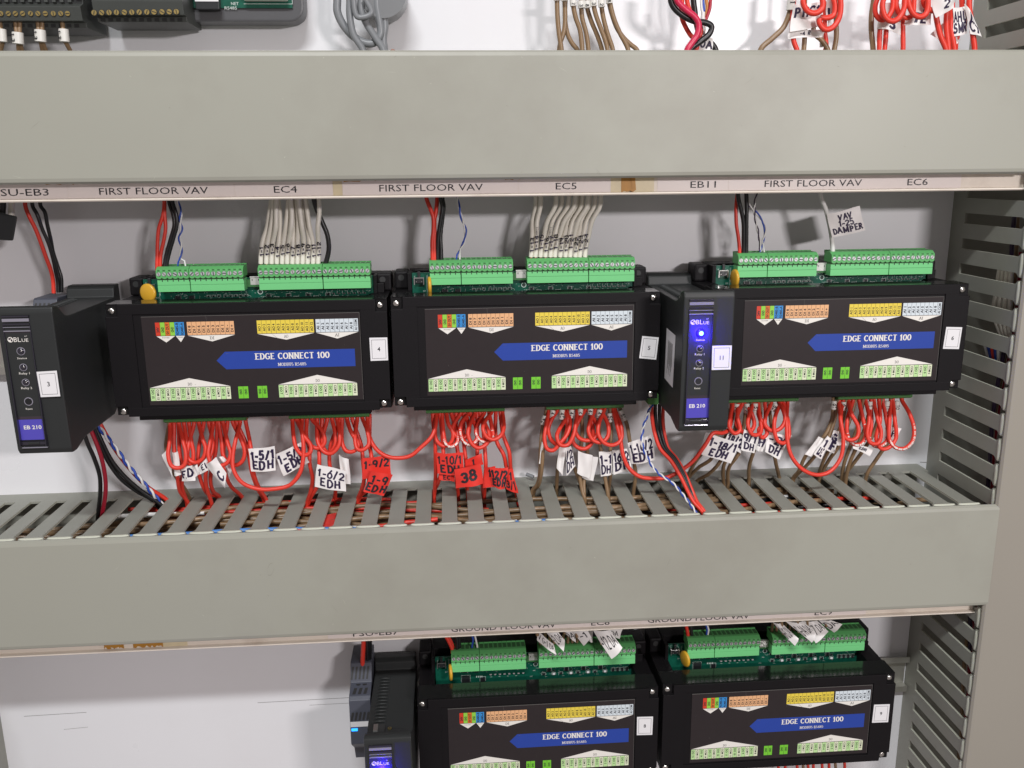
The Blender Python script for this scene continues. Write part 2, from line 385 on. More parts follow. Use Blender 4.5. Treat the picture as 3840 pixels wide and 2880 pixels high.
# ================================================================== DUCTS
PITCH = 19.765
def comb(mb, P, k0, k1, off):
    """finger wall; P(s,y,t) maps along-position s, depth y, thickness t to a point. fingers centred between slots"""
    th = 1.8
    def slab(poly, m=M_ductw):
        n = len(poly)
        vs = [P(p[0], p[1], 0) for p in poly] + [P(p[0], p[1], th) for p in poly]
        fs = [list(range(n)), list(range(2 * n - 1, n - 1, -1))]
        mb.add(vs, fs, m)
        mb.add(vs, [[i, (i + 1) % n, n + (i + 1) % n, n + i] for i in range(n)], M_ductedge if n > 4 else m)
    s0 = off + k0 * PITCH; s1 = off + k1 * PITCH
    slab([(s0, 0), (s1, 0), (s1, -18.5), (s0, -18.5)])
    for k in range(k0, k1):
        c_ = off + (k + .5) * PITCH; hw = 5.75
        tip = [(c_ - hw, -18.5), (c_ + hw, -18.5), (c_ + hw, -90.5), (c_ + hw + .9, -92.2), (c_ + 8.6, -94.2), (c_ + 8.8, -96.4), (c_ + 8.0, -98),
               (c_ - 8.0, -98), (c_ - 8.8, -96.4), (c_ - 8.6, -94.2), (c_ - hw - .9, -92.2), (c_ - hw, -90.5)]
        slab(tip)
        lip = [(c_ + 8.7 * math.cos(math.radians(t)), -95.9 + 2.0 * math.sin(math.radians(t))) for t in range(0, 360, 20)]
        n_ = len(lip); vs = [P(q[0], q[1], .2) for q in lip] + [P(c_ + (q[0] - c_) * .93, -95.9 + (q[1] + 95.9) * .7, -.75) for q in lip]
        mb.add(vs, [[i, (i + 1) % n_, n_ + (i + 1) % n_, n_ + i] for i in range(n_)] + [list(range(n_, 2 * n_))], M_ductedge, True)
def cover_profile(h0, h1):
    """C-shaped snap-on cover; returns closed polygon of (y,h) between walls h0<h1"""
    a, b = h0, h1; t = 1.6
    o = [(-98.3, a + .3), (-99.4, a - .3), (-100.8, a - .5), (-102.6, a + .8), (-103.2, a + 3), (-103.2, b - 3), (-102.6, b - .8), (-100.8, b + .5), (-99.4, b + .3), (-98.3, b - .3)]
    i = [(-98.3, b - 1.8), (-100, b - 1.8), (-101.4, b - 3.4), (-101.4, a + 3.4), (-100, a + 1.8), (-98.3, a + 1.8)]
    return o + i
def hduct(name, z0, z1, k0, k1, xs, label, cut=False):
    e = empty(name, ((k0 + k1) / 2 * PITCH - 267, 0, z0), label, 'cable duct')
    o = Vector(e.location) / S
    off = -267.28
    up = MB(); comb(up, lambda s, y, t: (s, y, z1 - t), k0, k1, off); up.build('side_wall', e, o)
    lo = MB(); comb(lo, lambda s, y, t: (s, y, z0 + t), k0, k1, off); lo.build('side_wall', e, o)
    b = MB(); b.box(off + k0 * PITCH, off + k1 * PITCH, -.2, -2, z0 + 1.9, z1 - 1.9, M_ductw); b.build('base', e, o)
    cv = MB(); pr = cover_profile(z0 - .6, z1 + .4)
    cv.prism(pr, 'x', xs[0], xs[1], M_duct)
    RS = random.Random(int(z0))
    for k in range(34):
        x = RS.uniform(-290, min(xs[1], 445) - 6); z = RS.uniform(z0 + 3, z1 - 3) if k % 3 else RS.choice((z0 + 2.5, z1 - 3.2)) + RS.uniform(-1, 1)
        L = RS.uniform(.5, 2.0) if k % 5 else RS.uniform(4, 11); a_ = RS.uniform(-1.5, 1.5); w_ = RS.uniform(.12, .3) if k % 5 else .12
        d_ = (math.cos(a_) * L / 2, math.sin(a_) * L / 2); n_ = (-math.sin(a_) * w_, math.cos(a_) * w_)
        mm = M_scuff if k % 2 else M_scuffl
        cv.add([(x - d_[0] + n_[0] * .4, -103.24, z - d_[1] + n_[1] * .4), (x + n_[0], -103.24, z + n_[1]), (x + d_[0], -103.24, z + d_[1]), (x - n_[0], -103.24, z - n_[1])], [(0, 1, 2, 3)], mm)
    if z0 < 0:
        q_ = [at(1015 + 12 * math.cos(t / 3), 2135 + 22 * math.sin(t / 3) - 8 * math.cos(t / 3), y=-103.26) for t in range(0, 17)]
        for p_, r_ in zip(q_, q_[1:]): cv.add([p_ + Vector((0, 0, .18)), r_ + Vector((0, 0, .18)), r_ - Vector((0, 0, .18)), p_ - Vector((0, 0, .18))], [(0, 1, 2, 3)], M_scuff)
    cv.build('cover', e, o)
    return e
hduct('cable_duct', 91.3, 170.4, -14, 37, (-560, 447), 'grey cable trunking across the top of the photo with a plain closed cover')
mid = hduct('cable_duct', -236.5, -155.0, -14, 36, (-560, 454.4), 'grey slotted cable trunking across the middle with wires seen through its fingers')
def vduct(x0, x1, z0, z1, side, label, zoff):
    e = empty('cable_duct', ((x0 + x1) / 2, 0, z0), label, 'cable duct'); o = Vector(e.location) / S
    k0 = int((z0 - zoff) / PITCH); k1 = int((z1 - zoff) / PITCH)
    a = MB(); comb(a, lambda s, y, t: (x0 + t, y, s), k0, k1, zoff); a.build('side_wall', e, o)
    a = MB(); comb(a, lambda s, y, t: (x1 - t, y, s), k0, k1, zoff); a.build('side_wall', e, o)
    a = MB(); a.box(x0 + 1.9, x1 - 1.9, -.2, -2, z0, z1, M_ductw); a.build('base', e, o)
    pr = cover_profile(x0 - .3, x1 + .3)
    a = MB(); a.prism([(h, y) for y, h in pr], 'z', z0, z1, M_ductwarm); a.build('cover', e, o)
    return e
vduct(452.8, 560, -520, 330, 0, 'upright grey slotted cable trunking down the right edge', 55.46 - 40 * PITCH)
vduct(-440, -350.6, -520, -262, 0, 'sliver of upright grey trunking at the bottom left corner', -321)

# ================================================================== LABEL STRIPS
def tape_blob(mb, x0, x1, z0, z1, y, m, n=14, rough=.3):
    pts = [(x0 + (x1 - x0) * i / n, z1 - random.uniform(0, .6)) for i in range(n + 1)]
    pts += [(x1 - (x1 - x0) * i / n, z0 + (random.uniform(0, 2.2) if m is M_tape2 and random.random() < .4 else random.uniform(0, .3))) for i in range(n + 1)]
    if m is M_tape2: pts = [(x + (random.uniform(0, 2.2) if x < (x0 + x1) / 2 else random.uniform(-2.2, 0)) * (1 if x1 - x0 < 20 else .3), z - (random.uniform(0, 1.5) if z > (z0 + z1) / 2 else -random.uniform(0, 1.8))) for x, z in pts]
    mb.poly2(pts, y, m)
def strip(z0, z1, x1, base, words, label, inserts, tapes):
    e = empty('label_strip', (0, -88, z0), label, 'label strip'); o = Vector(e.location) / S
    a = MB(); a.prism([(-86.3, z0), (-90.6, z0 - .3), (-91.4, z0 + .5), (-90.6, z0 + 1.2), (-88.0, z0 + 1.7), (-87.9, z1), (-86.3, z1)], 'x', -560, x1, M_strip); a.build('holder', e, o)
    Y = -88.05
    for i, (a0, a1) in enumerate(inserts):
        b = MB(); b.box(a0, a1, -88.0, -88.15, z0 + 1.7, z1 - .5, M_paper); b.build('paper_insert', e, o)
    for w, p0, p1, py in words:
        b = MB(); q0, q1 = at(p0, py, y=-88.2), at(p1, py, y=-88.2)
        text(b, w, (q0.x + q1.x) / 2, base + 2.2, -88.32, 4.4, M_ink, w=q1.x - q0.x); b.build('lettering', e, o)
    for (a0, a1, m, big) in tapes:
        b = MB(); tape_blob(b, a0, a1, z0 + (1 if big else 10.2), z1 + 2, -88.4 if m is M_tape2 else -88.25, m); b.build('tape_residue', e, o)
    return e
X = lambda px, py=720: at(px, py, y=-88.2).x
strip(79.0, 93.5, X(3836), 82.9, [('PSU-EB3', -25, 185, 740), ('FIRST FLOOR VAV', 374, 782, 735), ('EC4', 1028, 1115, 724), ('FIRST FLOOR VAV', 1423, 1811, 722),
      ('EC5', 2084, 2162, 717), ('EB11', 2589, 2684, 702), ('FIRST FLOOR VAV', 2867, 3231, 697), ('EC6', 3402, 3478, 694)],
      'long cream label strip reading FIRST FLOOR VAV under the upper trunking', [(-330, X(255)), (X(256), X(880)), (X(881), X(1248)), (X(1285), X(1943)), (X(1944), X(2290)), (X(2465), X(2730)), (X(2731), X(3600))],
      [(X(1250), X(1284), M_tape, 1), (X(2290), X(2388), M_tape, 1), (X(2325), X(2386), M_tape2, 1), (X(2388), X(2452), M_tape, 1), (X(130), X(470), M_tape2, 0), (X(1290), X(1560), M_tape2, 0), (X(1880), X(1970), M_tape2, 0)])
X2 = lambda px, py=2380: at(px, py, y=-88.2).x
strip(-249.4, -235, X2(3647, 2290), -246.6, [('PSU-EB7', 1323, 1494, 2365), ('GROUND FLOOR VAV', 1692, 2084, 2350), ('EC8', 2217, 2286, 2338), ('GROUND FLOOR VAV', 2429, 2809, 2325), ('EC9', 3055, 3121, 2300)],
      'cream label strip reading GROUND FLOOR VAV half hidden under the middle trunking', [(X2(1230), X2(1590)), (X2(1591), X2(2190)), (X2(2191), X2(2400)), (X2(2401), X2(3000)), (X2(3001), X2(3240))],
      [(X2(390, 2430), X2(470, 2430), M_tape2, 1), (X2(500, 2430), X2(615, 2430), M_tape2, 1), (X2(610, 2430), X2(705, 2430), M_tape, 1)])

# ================================================================== DIN RAILS
def rail(x0, x1, zc, label):
    e = empty('mounting_rail', (x0, 0, zc), label, 'rail'); o = Vector(e.location) / S
    a = MB(); t = 1
    p = [(-8, zc + 17.5), (-8, zc + 12), (-1.2, zc + 12), (-1.2, zc - 12), (-8, zc - 12), (-8, zc - 17.5), (-7, zc - 17.5), (-7, zc - 13), (-.3, zc - 13), (-.3, zc + 13), (-7, zc + 13), (-7, zc + 17.5)]
    a.prism(p, 'x', x0, x1, M_rail); a.build('rail', e, o); return e
rail(-420, 448, -36.5, 'zinc mounting rail behind the row of modules numbered 4, 5 and 6')
rail(-52, 451.5, -354.5, 'zinc mounting rail whose end shows right of the module numbered 9')

# ================================================================== IO MODULE
def screw_head(x, y, z, r, m, rot, slotm=M_slot):
    b = MB(); b.disc((x, y, z), r, .5, m, n=14)
    a = math.radians(rot); c_, s_ = math.cos(a) * r * .95, math.sin(a) * r * .95; n = (-math.sin(a) * .22 * r, math.cos(a) * .22 * r)
    b.add([(x - c_ + n[0], y - .56, z - s_ + n[1]), (x + c_ + n[0], y - .56, z + s_ + n[1]), (x + c_ - n[0], y - .56, z + s_ - n[1]), (x - c_ - n[0], y - .56, z - s_ - n[1])], [(0, 1, 2, 3)], slotm if random.random() < .45 else M_steel)
    return b
def build_module():
    e = empty('io_module', (0, 0, 0), '', 'controller module', 'wide black terminal modules clipped to the rails')
    # housing (rear tray)
    a = MB()
    a.box(-1, 172, -8, -26, -88, 8.3, M_black, .5)
    a.box(1, 166.5, -24, -60, -90.5, -32, M_black, .4)
    a.box(-3.5, 1, -24, -60, -89, -5, M_black, .3)
    a.box(166.5, 176, -24, -60, -88, -5, M_black, .3)
    for x0, x1 in ((-12, -1.5), (169.5, 181)):
        a.box(x0, x1, -9, -30, -5, 8.4, M_black, 1.6)
        a.disc((x0 + 5, -30.05, 3.6), 2.3, .12, M_slot, n=16)
        a.prism([(x0 + .2, -5.2), (x0 + 10.3, -5.2), (x0 + 10.3, -88), (x0 + .2, -88)], 'y', -12, -60, M_black, .4)
    a.box(-1.5, 1.2, -26, -42, -5, 8.2, M_black, .2); a.box(168.6, 171, -26, -42, -5, 8.2, M_black, .2)
    a.box(171, 176, -30, -40, -5, 2, M_black, .4)
    a.build('housing', e)
    # cover
    c_ = MB()
    fr = dict(x0=5.6, x1=162, z0=-77.8, z1=-11.4)
    ox0, ox1, oz0, oz1 = -12.4, 180.3, -84.3, -4.2
    # front frame as four bars + recessed floor, notched corners carry the screws
    c_.box(ox0, ox1, -60, -80.2, -77.2, -12.6, M_black, .5)
    c_.box(-4.2, 172.4, -60, -80.2, oz0, oz1, M_black, .5)
    c_.box(ox0, -4.2, -60, -79.2, oz0 + .8, oz1, M_black, .4); c_.box(172.4, ox1, -60, -79.2, oz0 + .8, oz1, M_black, .4)
    c_.box(ox0, fr['x0'], -80, -82, -76.6, -12.8, M_black, .35); c_.box(fr['x1'], ox1, -80, -82, -76.6, -12.8, M_black, .35)
    c_.box(-4.0, 172.2, -80, -82.02, fr['z1'], oz1, M_black, .35); c_.box(-4.0, 172.2, -80, -82.02, oz0, fr['z0'], M_black, .35)
    c_.box(-4.0, fr['x0'] + .2, -80, -82.01, -78, -11.2, M_black); c_.box(fr['x1'] - .2, 172.2, -80, -82.01, -78, -11.2, M_black)
    c_.box(fr['x0'] - .5, fr['x1'] + .5, -79, -81.15, -78.2, -11, M_black)
    c_.box(-11.5, 179.5, -60.2, -80, oz1 + .02, oz1 + .12, M_blackg)
    c_.box(1, 165.5, -58, -76, -88.5, -84, M_black, .3)
    c_.build('cover', e)
    for x, z in ((-8.6, -8.9), (175.3, -8.5), (-8.2, -80.6), (175.2, -79.8)):
        b = MB(); b.disc((x, -79.2, z), 3.0, .15, M_blackg, n=18); b.disc((x, -79.3, z), 2.45, 1.4, M_steel, n=14, dome=.6)
        b.box(x - 1.1, x + 1.1, -80.3, -80.64, z - .22, z + .22, M_slot); b.box(x - .22, x + .22, -80.3, -80.66, z - 1.1, z + 1.1, M_slot)
        b.build('cover_screw', e)
    # faceplate
    f = MB(); Y = -81.5
    f.box(11.3, 160.8, -81.1, Y, -76.2, -13.3, M_face)
    f.box(11.3, 160.8, -81.2, Y - .02, -13.32, -13.12, M_greytxt); f.box(160.8, 160.95, -81.2, Y, -76.2, -13.2, M_greytxt)
    Y1, Y2, Y3 = Y - .05, Y - .09, Y - .13
    def cells(u0, u1, v0, v1, names, cols, rot, hh=1.75):
        n = len(names); w = (u1 - u0) / n
        f.rect(u0 - .12, u1 + .12, v0 - .12, v1 + .12, Y1, M_ink)
        for i, nm in enumerate(names):
            f.rect(u0 + i * w + .1, u0 + (i + 1) * w - .1, v0, v1, Y2, cols[i % len(cols)])
            H = v1 - v0; L = len(nm) * 1.28
            text(f, nm, u0 + (i + .5) * w, v0 + H / 2 + (-.5 if rot > 0 else .4) * (1 if L < 7 else 0), Y3, hh, M_ink, w=min(L, H - .9), rot=rot, bold=.03)
    cells(20.3, 40.0, -26.6, -17.3, ['24V', 'GND', '5V OUT', 'GND', 'RS485-B', 'RS485-A'], [C_red, C_lime, C_or, C_lime, C_blu, C_blu], 90)
    cells(41.8, 74.1, -26.6, -17.3, ['DI 8', 'DI 7', 'DI 6', 'DI 5', 'DI 4', 'DI 3', 'DI 2', 'DI 1', 'DI -', 'DI +'], [C_peach], 90)
    cells(89.6, 129.0, -26.6, -17.3, ['AO %d' % i for i in range(1, 13)], [C_yel], 90)
    cells(130.2, 159.8, -26.6, -17.3, ['AI %d' % i for i in range(1, 9)] + ['AI COM'], [C_pb], 90)
    dl = []; dr = []
    for i in range(15, 7, -1): dl += ['DO %d' % i, 'COM %d' % i]
    for i in range(7, -1, -1): dr += ['DO %d' % i, 'COM %d' % i]
    cells(12.3, 68.0, -73.1, -64.1, dl, [C_do, C_dw], -90, 1.6); cells(101.5, 157.0, -73.1, -64.1, dr, [C_do, C_dw], -90, 1.6)
    cells(73.2, 80.3, -73.0, -64.3, ['GND', 'GND'], [C_gnd], -90, 1.6); cells(86.6, 93.5, -73.0, -64.3, ['GND', 'GND'], [C_gnd], -90, 1.6)
    for u0, u1, ua in ((20.6, 33.2, 26.9), (33.7, 39.9, 36.8), (42.0, 74.2, 58.3), (89.8, 129, 109.4), (130.3, 159.6, 144.8)):
        f.poly2([(u0, -26.95), (ua, -31.4), (u1, -26.95)], Y1, M_white)
    for u0, u1, ua in ((12.2, 68.0, 40), (101.4, 157, 129.2)): f.poly2([(u0, -63.7), (u1, -63.7), (ua, -57.3)], Y1, M_white)
    text(f, 'POWER', 26.9, -28.1, Y3, .8, M_greytxt, w=5); text(f, 'RS485', 36.8, -27.9, Y3, .7, M_greytxt, w=3.4)
    for t_, u, v in (('DI', 58.3, -28.9), ('AO', 109.4, -28.9), ('AI', 144.8, -28.8), ('DO', 40.2, -61.6), ('DO', 129.3, -61.4)):
        serif_text(f, t_, u, v, Y3, 1.9, len(t_) * 1.35, M_greytxt, bold=False)
    f.poly2([(60.0, -45.2), (66.2, -39.0), (156.5, -39.0), (156.5, -51.6), (66.2, -51.6)], Y1, M_blue)
    serif_text(f, 'EDGE CONNECT 100', 112.7, -42.9, Y2, 4.0, 51.4, M_white); serif_text(f, 'MODBUS RS485', 112.2, -49.0, Y2, 2.0, 19.6, M_white)
    RF = random.Random(5)
    for k in range(22):
        u, v = RF.uniform(14, 158), RF.uniform(-75, -15); a_ = RF.uniform(0, 3.1); L = RF.uniform(.3, .9) if k % 4 else RF.uniform(2, 5)
        f.add([(u, Y3 - .02, v), (u + math.cos(a_) * L, Y3 - .02, v + math.sin(a_) * L), (u + math.cos(a_) * L + .08, Y3 - .02, v + math.sin(a_) * L + .1), (u + .08, Y3 - .02, v + .12)], [(0, 1, 2, 3)], M_greytxt)
    f.build('faceplate', e)
    # circuit board
    p = MB(); p.box(1.6, 168.2, -38.2, -40, -60, 8.1, M_pcb)
    Yp = -40.05
    R = random.Random(3)
    for k in range(150):
        u = R.uniform(19, 166); v = R.uniform(-7.5, -1.2)
        if R.random() < .5: w, h = R.uniform(.5, 1.5), R.uniform(.12, .22)
        else: w, h = .16, R.uniform(.5, 1.2)
        p.rect(u, u + w, v, v + h, Yp, M_silk)
    def part_(u, v, w, h, t=.8, m=M_chip, box=True):
        p.box(u, u + w, -40, -40 - t, v, v + h, m)
        p.box(u - .35, u, -40, -40 - t * .7, v + .1, v + h - .1, M_solder); p.box(u + w, u + w + .35, -40, -40 - t * .7, v + .1, v + h - .1, M_solder)
        if box:
            for a0, a1, b0, b1 in ((u - .8, u + w + .8, v + h + .35, v + h + .55), (u - .8, u - .62, v - .3, v + h + .4), (u + w + .62, u + w + .8, v - .3, v + h + .4)): p.rect(a0, a1, b0, b1, Yp, M_silk)
    for i in range(8): part_(47 + i * 3.7 + (1.1 if i > 2 else 0), -5.6, 1.3, .9, box=True); part_(46.6 + i * 3.9, -10.2, 1.6, .7, m=M_sticker, box=False)
    for i in range(4): p.rect(47 + i * 7, 48.6 + i * 7, -12.3, -12.1, Yp, M_silk)
    part_(24, -6.5, 3.8, 2.2, 1.6, box=False); part_(34, -6.5, 3.4, 2.2, 1.6, box=False)
    part_(23.5, -15.5, 6.2, 5.4, 2.4); part_(39, -15.5, 3.4, 3.6, 1.4)
    for i in range(4): p.box(35.2 + i * 1.5, 35.9 + i * 1.5, -40, -40.6, -11.8, -10.6, M_silk)
    for i in range(4):
        u = 90 + i * 14.5
        part_(u, -6.2, 2.2, 1.6); part_(u + 5.5, -9.6, 2.4, 2.8, 1.2); part_(u + 1.0, -12.6, 2.0, 1.5); part_(u + 9.5, -12.8, 2.0, 1.6, m=M_sticker); part_(u + 9.8, -9.2, 1.4, .9, box=False)
        p.rect(u + 3, u + 5, -14.6, -14.4, Yp, M_silk); p.rect(u + 8, u + 8.2, -8.6, -7.6, Yp, M_silk)
        for q in range(9): p.rect(u + R.uniform(0, 12), u + R.uniform(0, 12) + .1, -10, -9.8, Yp, M_silk)
    for i in range(8): p.rect(133.6 + i * 3.81, 133.8 + i * 3.81, -5, -2.6, Yp, M_silk); part_(134.6 + i * 3.81, -5.4, .9, 1.1, box=False)
    for i in range(4): part_(150 + i * 3.9, -12.2, 1.7, 2.6, 1.2)
    for k in range(60):
        u = R.uniform(88, 146); v = R.uniform(-14.5, -7); p.rect(u, u + R.uniform(.3, 1.1), v, v + .16, Yp, M_silk)
    for u0, v0, u1, v1 in ((3.2, -6.5, 12.6, 6), (12.9, -4, 13.2, 6.5)): p.rect(u0 + (u1 - u0) - .18, u1, v0, v1, Yp, M_silk)
    text(p, 'D7', 10.6, -5.6, Yp - .02, 1.1, M_silk); text(p, 'D3', 28.2, -3.2, Yp - .02, 1.0, M_silk); text(p, 'R29', 84, -8.2, Yp - .02, .9, M_silk); text(p, 'SW1', 3.6, 4.6, Yp - .02, .9, M_silk, rot=90)
    text(p, 'R30', 81.5, -13.6, Yp - .02, .9, M_silk); text(p, 'C23', 92, -10.4, Yp - .02, .9, M_silk)
    a_ = [(85.2 + 1.9 * math.cos(t * math.pi / 10), -2.5 + 1.9 * math.sin(t * math.pi / 10)) for t in range(20)]
    p.poly2(a_, Yp - .03, M_silk); p.poly2([(85.2 + (q[0] - 85.2) * .78, -2.5 + (q[1] + 2.5) * .78) for q in a_], Yp - .06, M_pcb)
    p.poly2([(85.2 + (q[0] - 85.2) * .55, -2.5 + (q[1] + 2.5) * .55) for q in a_], Yp - .09, M_slot)
    p.box(23, 164, -40, -43, 1.6, 7, M_grnd)
    pb = p.build('circuit_board', e)
    q = MB(); q.box(3.9, 9.6, -40, -43.4, .6, 4.6, M_chip, .2); q.box(3.4, 10.2, -43.4, -43.8, 4.3, 4.9, M_solder); q.box(5.8, 7.8, -41, -43, 4.9, 9.2, M_chip, .2)
    q.box(3.0, 3.6, -40, -43.2, -.6, 4.9, M_solder); q.box(9.9, 10.5, -40, -43.2, -.6, 4.9, M_solder)
    for xx in (4.8, 8.8): q.disc((xx, -43.4, 1.8), .35, .1, M_solder, n=8)
    q.build('push_button', pb)
    q = MB(); q.box(79.2, 86.6, -40, -43.2, 3.0, 8.6, M_shell, .25); q.box(79.0, 86.8, -42.4, -43.6, 8.4, 9.2, M_shell, .2)
    q.box(80.4, 80.9, -43.1, -43.3, 6.0, 7.4, M_slot); q.box(85, 85.5, -43.1, -43.3, 6.0, 7.4, M_slot)
    text(q, 'USB', 83, 1.2, -40.15, .8, M_silk, w=5)
    q.build('usb_socket', pb)
    # upper terminal blocks
    for u0, n in ((15.1, 6), (38.35, 10), (87.0, 12), (133.15, 9)):
        pt = 3.81; u1 = u0 + n * pt - .18
        b = MB()
        b.box(u0, u1, -40.1, -50.5, 0, 4.75, M_grn2, .12); b.box(u0 + .02, u1 - .02, -40.1, -50.45, 4.9, 8.5, M_grn2, .12)
        for i in range(1, n + 1): b.box(u0 + i * pt - .5, u0 + i * pt + .1, -50.3, -50.62, 7.4, 8.9, M_slot)
        b.box(u0 + .1, u1 - .1, -41, -49.6, 8.4, 10.6, M_grnd)
        pr = [(-37.5, 10.2), (-51.3, 10.2), (-51.6, 10.8), (-51.6, 15.2), (-50.9, 16.0), (-48.2, 17.6), (-46.6, 17.9), (-37.5, 17.9)]
        b.prism(pr, 'x', u0 - .1, u1 + .1, M_grn)
        for i in range(n):
            cx = u0 + (i + .5) * pt - .09
            aa = [(cx + 1.9 * math.cos(math.radians(t)), 10.7 + 1.25 * math.sin(math.radians(t))) for t in range(180, 361, 20)]
            b.prism([(cx - 1.9, 11.5)] + aa + [(cx + 1.9, 11.5)], 'y', -49.5, -51.65, M_grn)
            b.box(cx - .85, cx + .85, -51.5, -51.75, 15.5, 15.9, M_grnd); b.rect(cx - .85, cx + .85, 15.0, 15.35, -51.72, M_grnd)
            b.box(cx - 1.35, cx + 1.35, -38.6, -45.4, 17.8, 17.96, M_grnd)
            b.box(cx - 1.75, cx + 1.75, -36.6, -37.6, 16.4, 18.6, M_grn)
            b.disc((cx, -51.55, 12.9), 1.58, .14, M_grnd, n=16)
        tb = b.build('terminal_block', e)
        for i in range(n):
            screw_head(u0 + (i + .5) * pt - .09, -51.6, 12.9, 1.45, M_steeld, random.uniform(0, 180)).build('screw', tb)
    # lower terminal blocks
    for u0 in (8.9, 101.2):
        pt = 3.76; n = 16; u1 = u0 + n * pt
        b = MB()
        b.prism([(-38, -86), (-50.2, -86), (-50.2, -97.4), (-46.6, -99), (-38, -99)], 'x', u0, u1, M_grnlow, .12)
        for i in range(n):
            cx = u0 + (i + .5) * pt
            b.disc((cx, -50.15, -93.2), 1.6, .14, M_grnd, n=14)
            b.box(cx - .85, cx + .85, -50.1, -50.32, -96.2, -95.7, M_grnd)
            b.box(cx - 1.4, cx + 1.4, -39.5, -45.6, -98.9, -99.06, M_slot)
        tb = b.build('terminal_block', e)
        for i in range(n): screw_head(u0 + (i + .5) * pt, -50.2, -93.2, 1.5, M_steeld, random.uniform(0, 180)).build('screw', tb)
    return e
proto = build_module()
MODS = {4: (-181.19, 13.1), 5: (14.32, 14.36), 6: (245.18, 15.63), 8: (21.99, -303.98), 9: (218.32, -302.1)}
ML = {4: 'black module with square sticker 4, leftmost of the first floor row', 5: 'black module with square sticker 5, in the middle of the first floor row',
      6: 'black module with square sticker 6, just right of the glowing gateway', 8: 'black module with square sticker 8, left one of the bottom row',
      9: 'black module with square sticker 9, lower right beside the upright trunking'}
STK = {4: ((1385, 1266.7), (1452, 1265.5), (1455.5, 1351), (1390, 1353.5)), 5: ((2408.5, 1260), (2470.5, 1265.5), (2460.5, 1349), (2397, 1343)),
       6: ((3549, 1226), (3608.7, 1227.3), (3596, 1309), (3536, 1308)), 8: ((2389, 2689), (2449, 2687.5), (2446, 2755.5), (2388, 2757)),
       9: ((3278, 2643), (3337, 2641), (3330.5, 2708), (3270, 2710.5))}
DISCYAW = {4: 68, 5: 4, 6: 7, 8: 5, 9: 18}
DISCX = {4: -6.2, 5: 1.0, 6: 0, 8: .5, 9: 0}
def number_sticker(parent, org, quad, Y, num):
    c4 = [at(px, py, y=Y) for px, py in quad]        # TL TR BR BL
    b = MB()
    back = [v + Vector((0, .25, 0)) for v in c4]
    b.add(c4 + back, [(0, 1, 2, 3), (0, 1, 5, 4), (1, 2, 6, 5), (2, 3, 7, 6), (3, 0, 4, 7)], M_sticker)
    def P(s, t, k): 
        v = c4[0].lerp(c4[1], s).lerp(c4[3].lerp(c4[2], s), t); return v + Vector((0, -.03 * k, 0))
    for (s0, t0, s1, t1) in ((.1, .09, .9, .105), (.1, .895, .9, .91), (.1, .09, .118, .91), (.882, .09, .9, .91)):
        b.add([P(s0, t0, 1), P(s1, t0, 1), P(s1, t1, 1), P(s0, t1, 1)], [(0, 1, 2, 3)], M_ink)
    vs, fs, w = glyphs(num, .015)
    W = (c4[1] - c4[0]).length; H = (c4[3] - c4[0]).length; k = 2.9 / CAPH
    b.add([P(.5 + x * k / W, .5 - (y - CAPH / 2) * k / H, 2) for x, y in vs], fs, M_ink)
    return b.build('number_sticker', parent, org)
first = True; MOD = {}
for n in (4, 5, 6, 8, 9):
    mx, mz = MODS[n]
    if first: o = proto; o.location = Vector((mx, 0, mz)) * S; o['label'] = words(ML[n]); first = False
    else: o = dup(proto, (mx, 0, mz), ML[n])
    MOD[n] = o
for n, o in MOD.items():
    mx, mz = MODS[n]
    number_sticker(o, (mx, 0, mz), STK[n], -82.35, str(n))
    b = MB(); a = math.radians(DISCYAW[n]); nx, ny = math.cos(a), math.sin(a)   # disc normal
    tx, ty = -ny, nx; c_ = Vector((13.6 + DISCX[n], -49.2, -.6)); ring = []
    for lay, (r, h) in enumerate(((5.4, -1.3), (6.6, -.7), (6.6, .7), (5.4, 1.3))):
        for k in range(28):
            t = 2 * math.pi * k / 28; ring.append((c_.x + tx * r * math.cos(t) + nx * h, c_.y + ty * r * math.cos(t) + ny * h, c_.z + r * 1.02 * math.sin(t)))
    fs = [(l * 28 + k, l * 28 + (k + 1) % 28, (l + 1) * 28 + (k + 1) % 28, (l + 1) * 28 + k) for l in range(3) for k in range(28)]
    b.add(ring, fs + [list(range(28)), list(range(84, 112))], M_amber, True)
    for dz in (-2.2, 2.2): b.tube([(c_.x + tx * 5, c_.y + 4, dz), (c_.x, -44, dz), (c_.x, -40, dz)], .35, M_solder, 6)
    board = [c for c in o.children if c.name.split('.')[0] == 'circuit_board'][0]
    b.build('ceramic_disc', board)

# ================================================================== GATEWAYS
GP = [(-8, 0), (-16, 0), (-19.5, -2.5), (-21, -9), (-104, -9.5), (-110, -8.2), (-119, -1.5), (-124, 0), (-127.2, -.8), (-128, -4), (-128, -22), (-127, -60), (-125.5, -95), (-123.5, -98.4), (-117, -98.4),
      (-101, -94), (-45, -93.5), (-26, -84), (-8, -84)]
M_led = mat('blue_led', (0.02, 0.02, 0.9), 0.2, emit=(0.004, 0.0, 1.0), estr=6)
M_ledcore = mat('blue_led_core', (0.1, 0.3, 0.9), 0.2, emit=(0.14, 0.5, 1.0), estr=5)
M_clear = mat('window_gloss', (0.02, 0.018, 0.03), 0.08, coat=1.0)
M_chrome = mat('window_edge', (0.45, 0.44, 0.52), 0.12, metal=0.6)
def frontY(v):   # front plane y at local z=v
    return -128 + (max(0, -v - 4)) * (2.5 / 91)
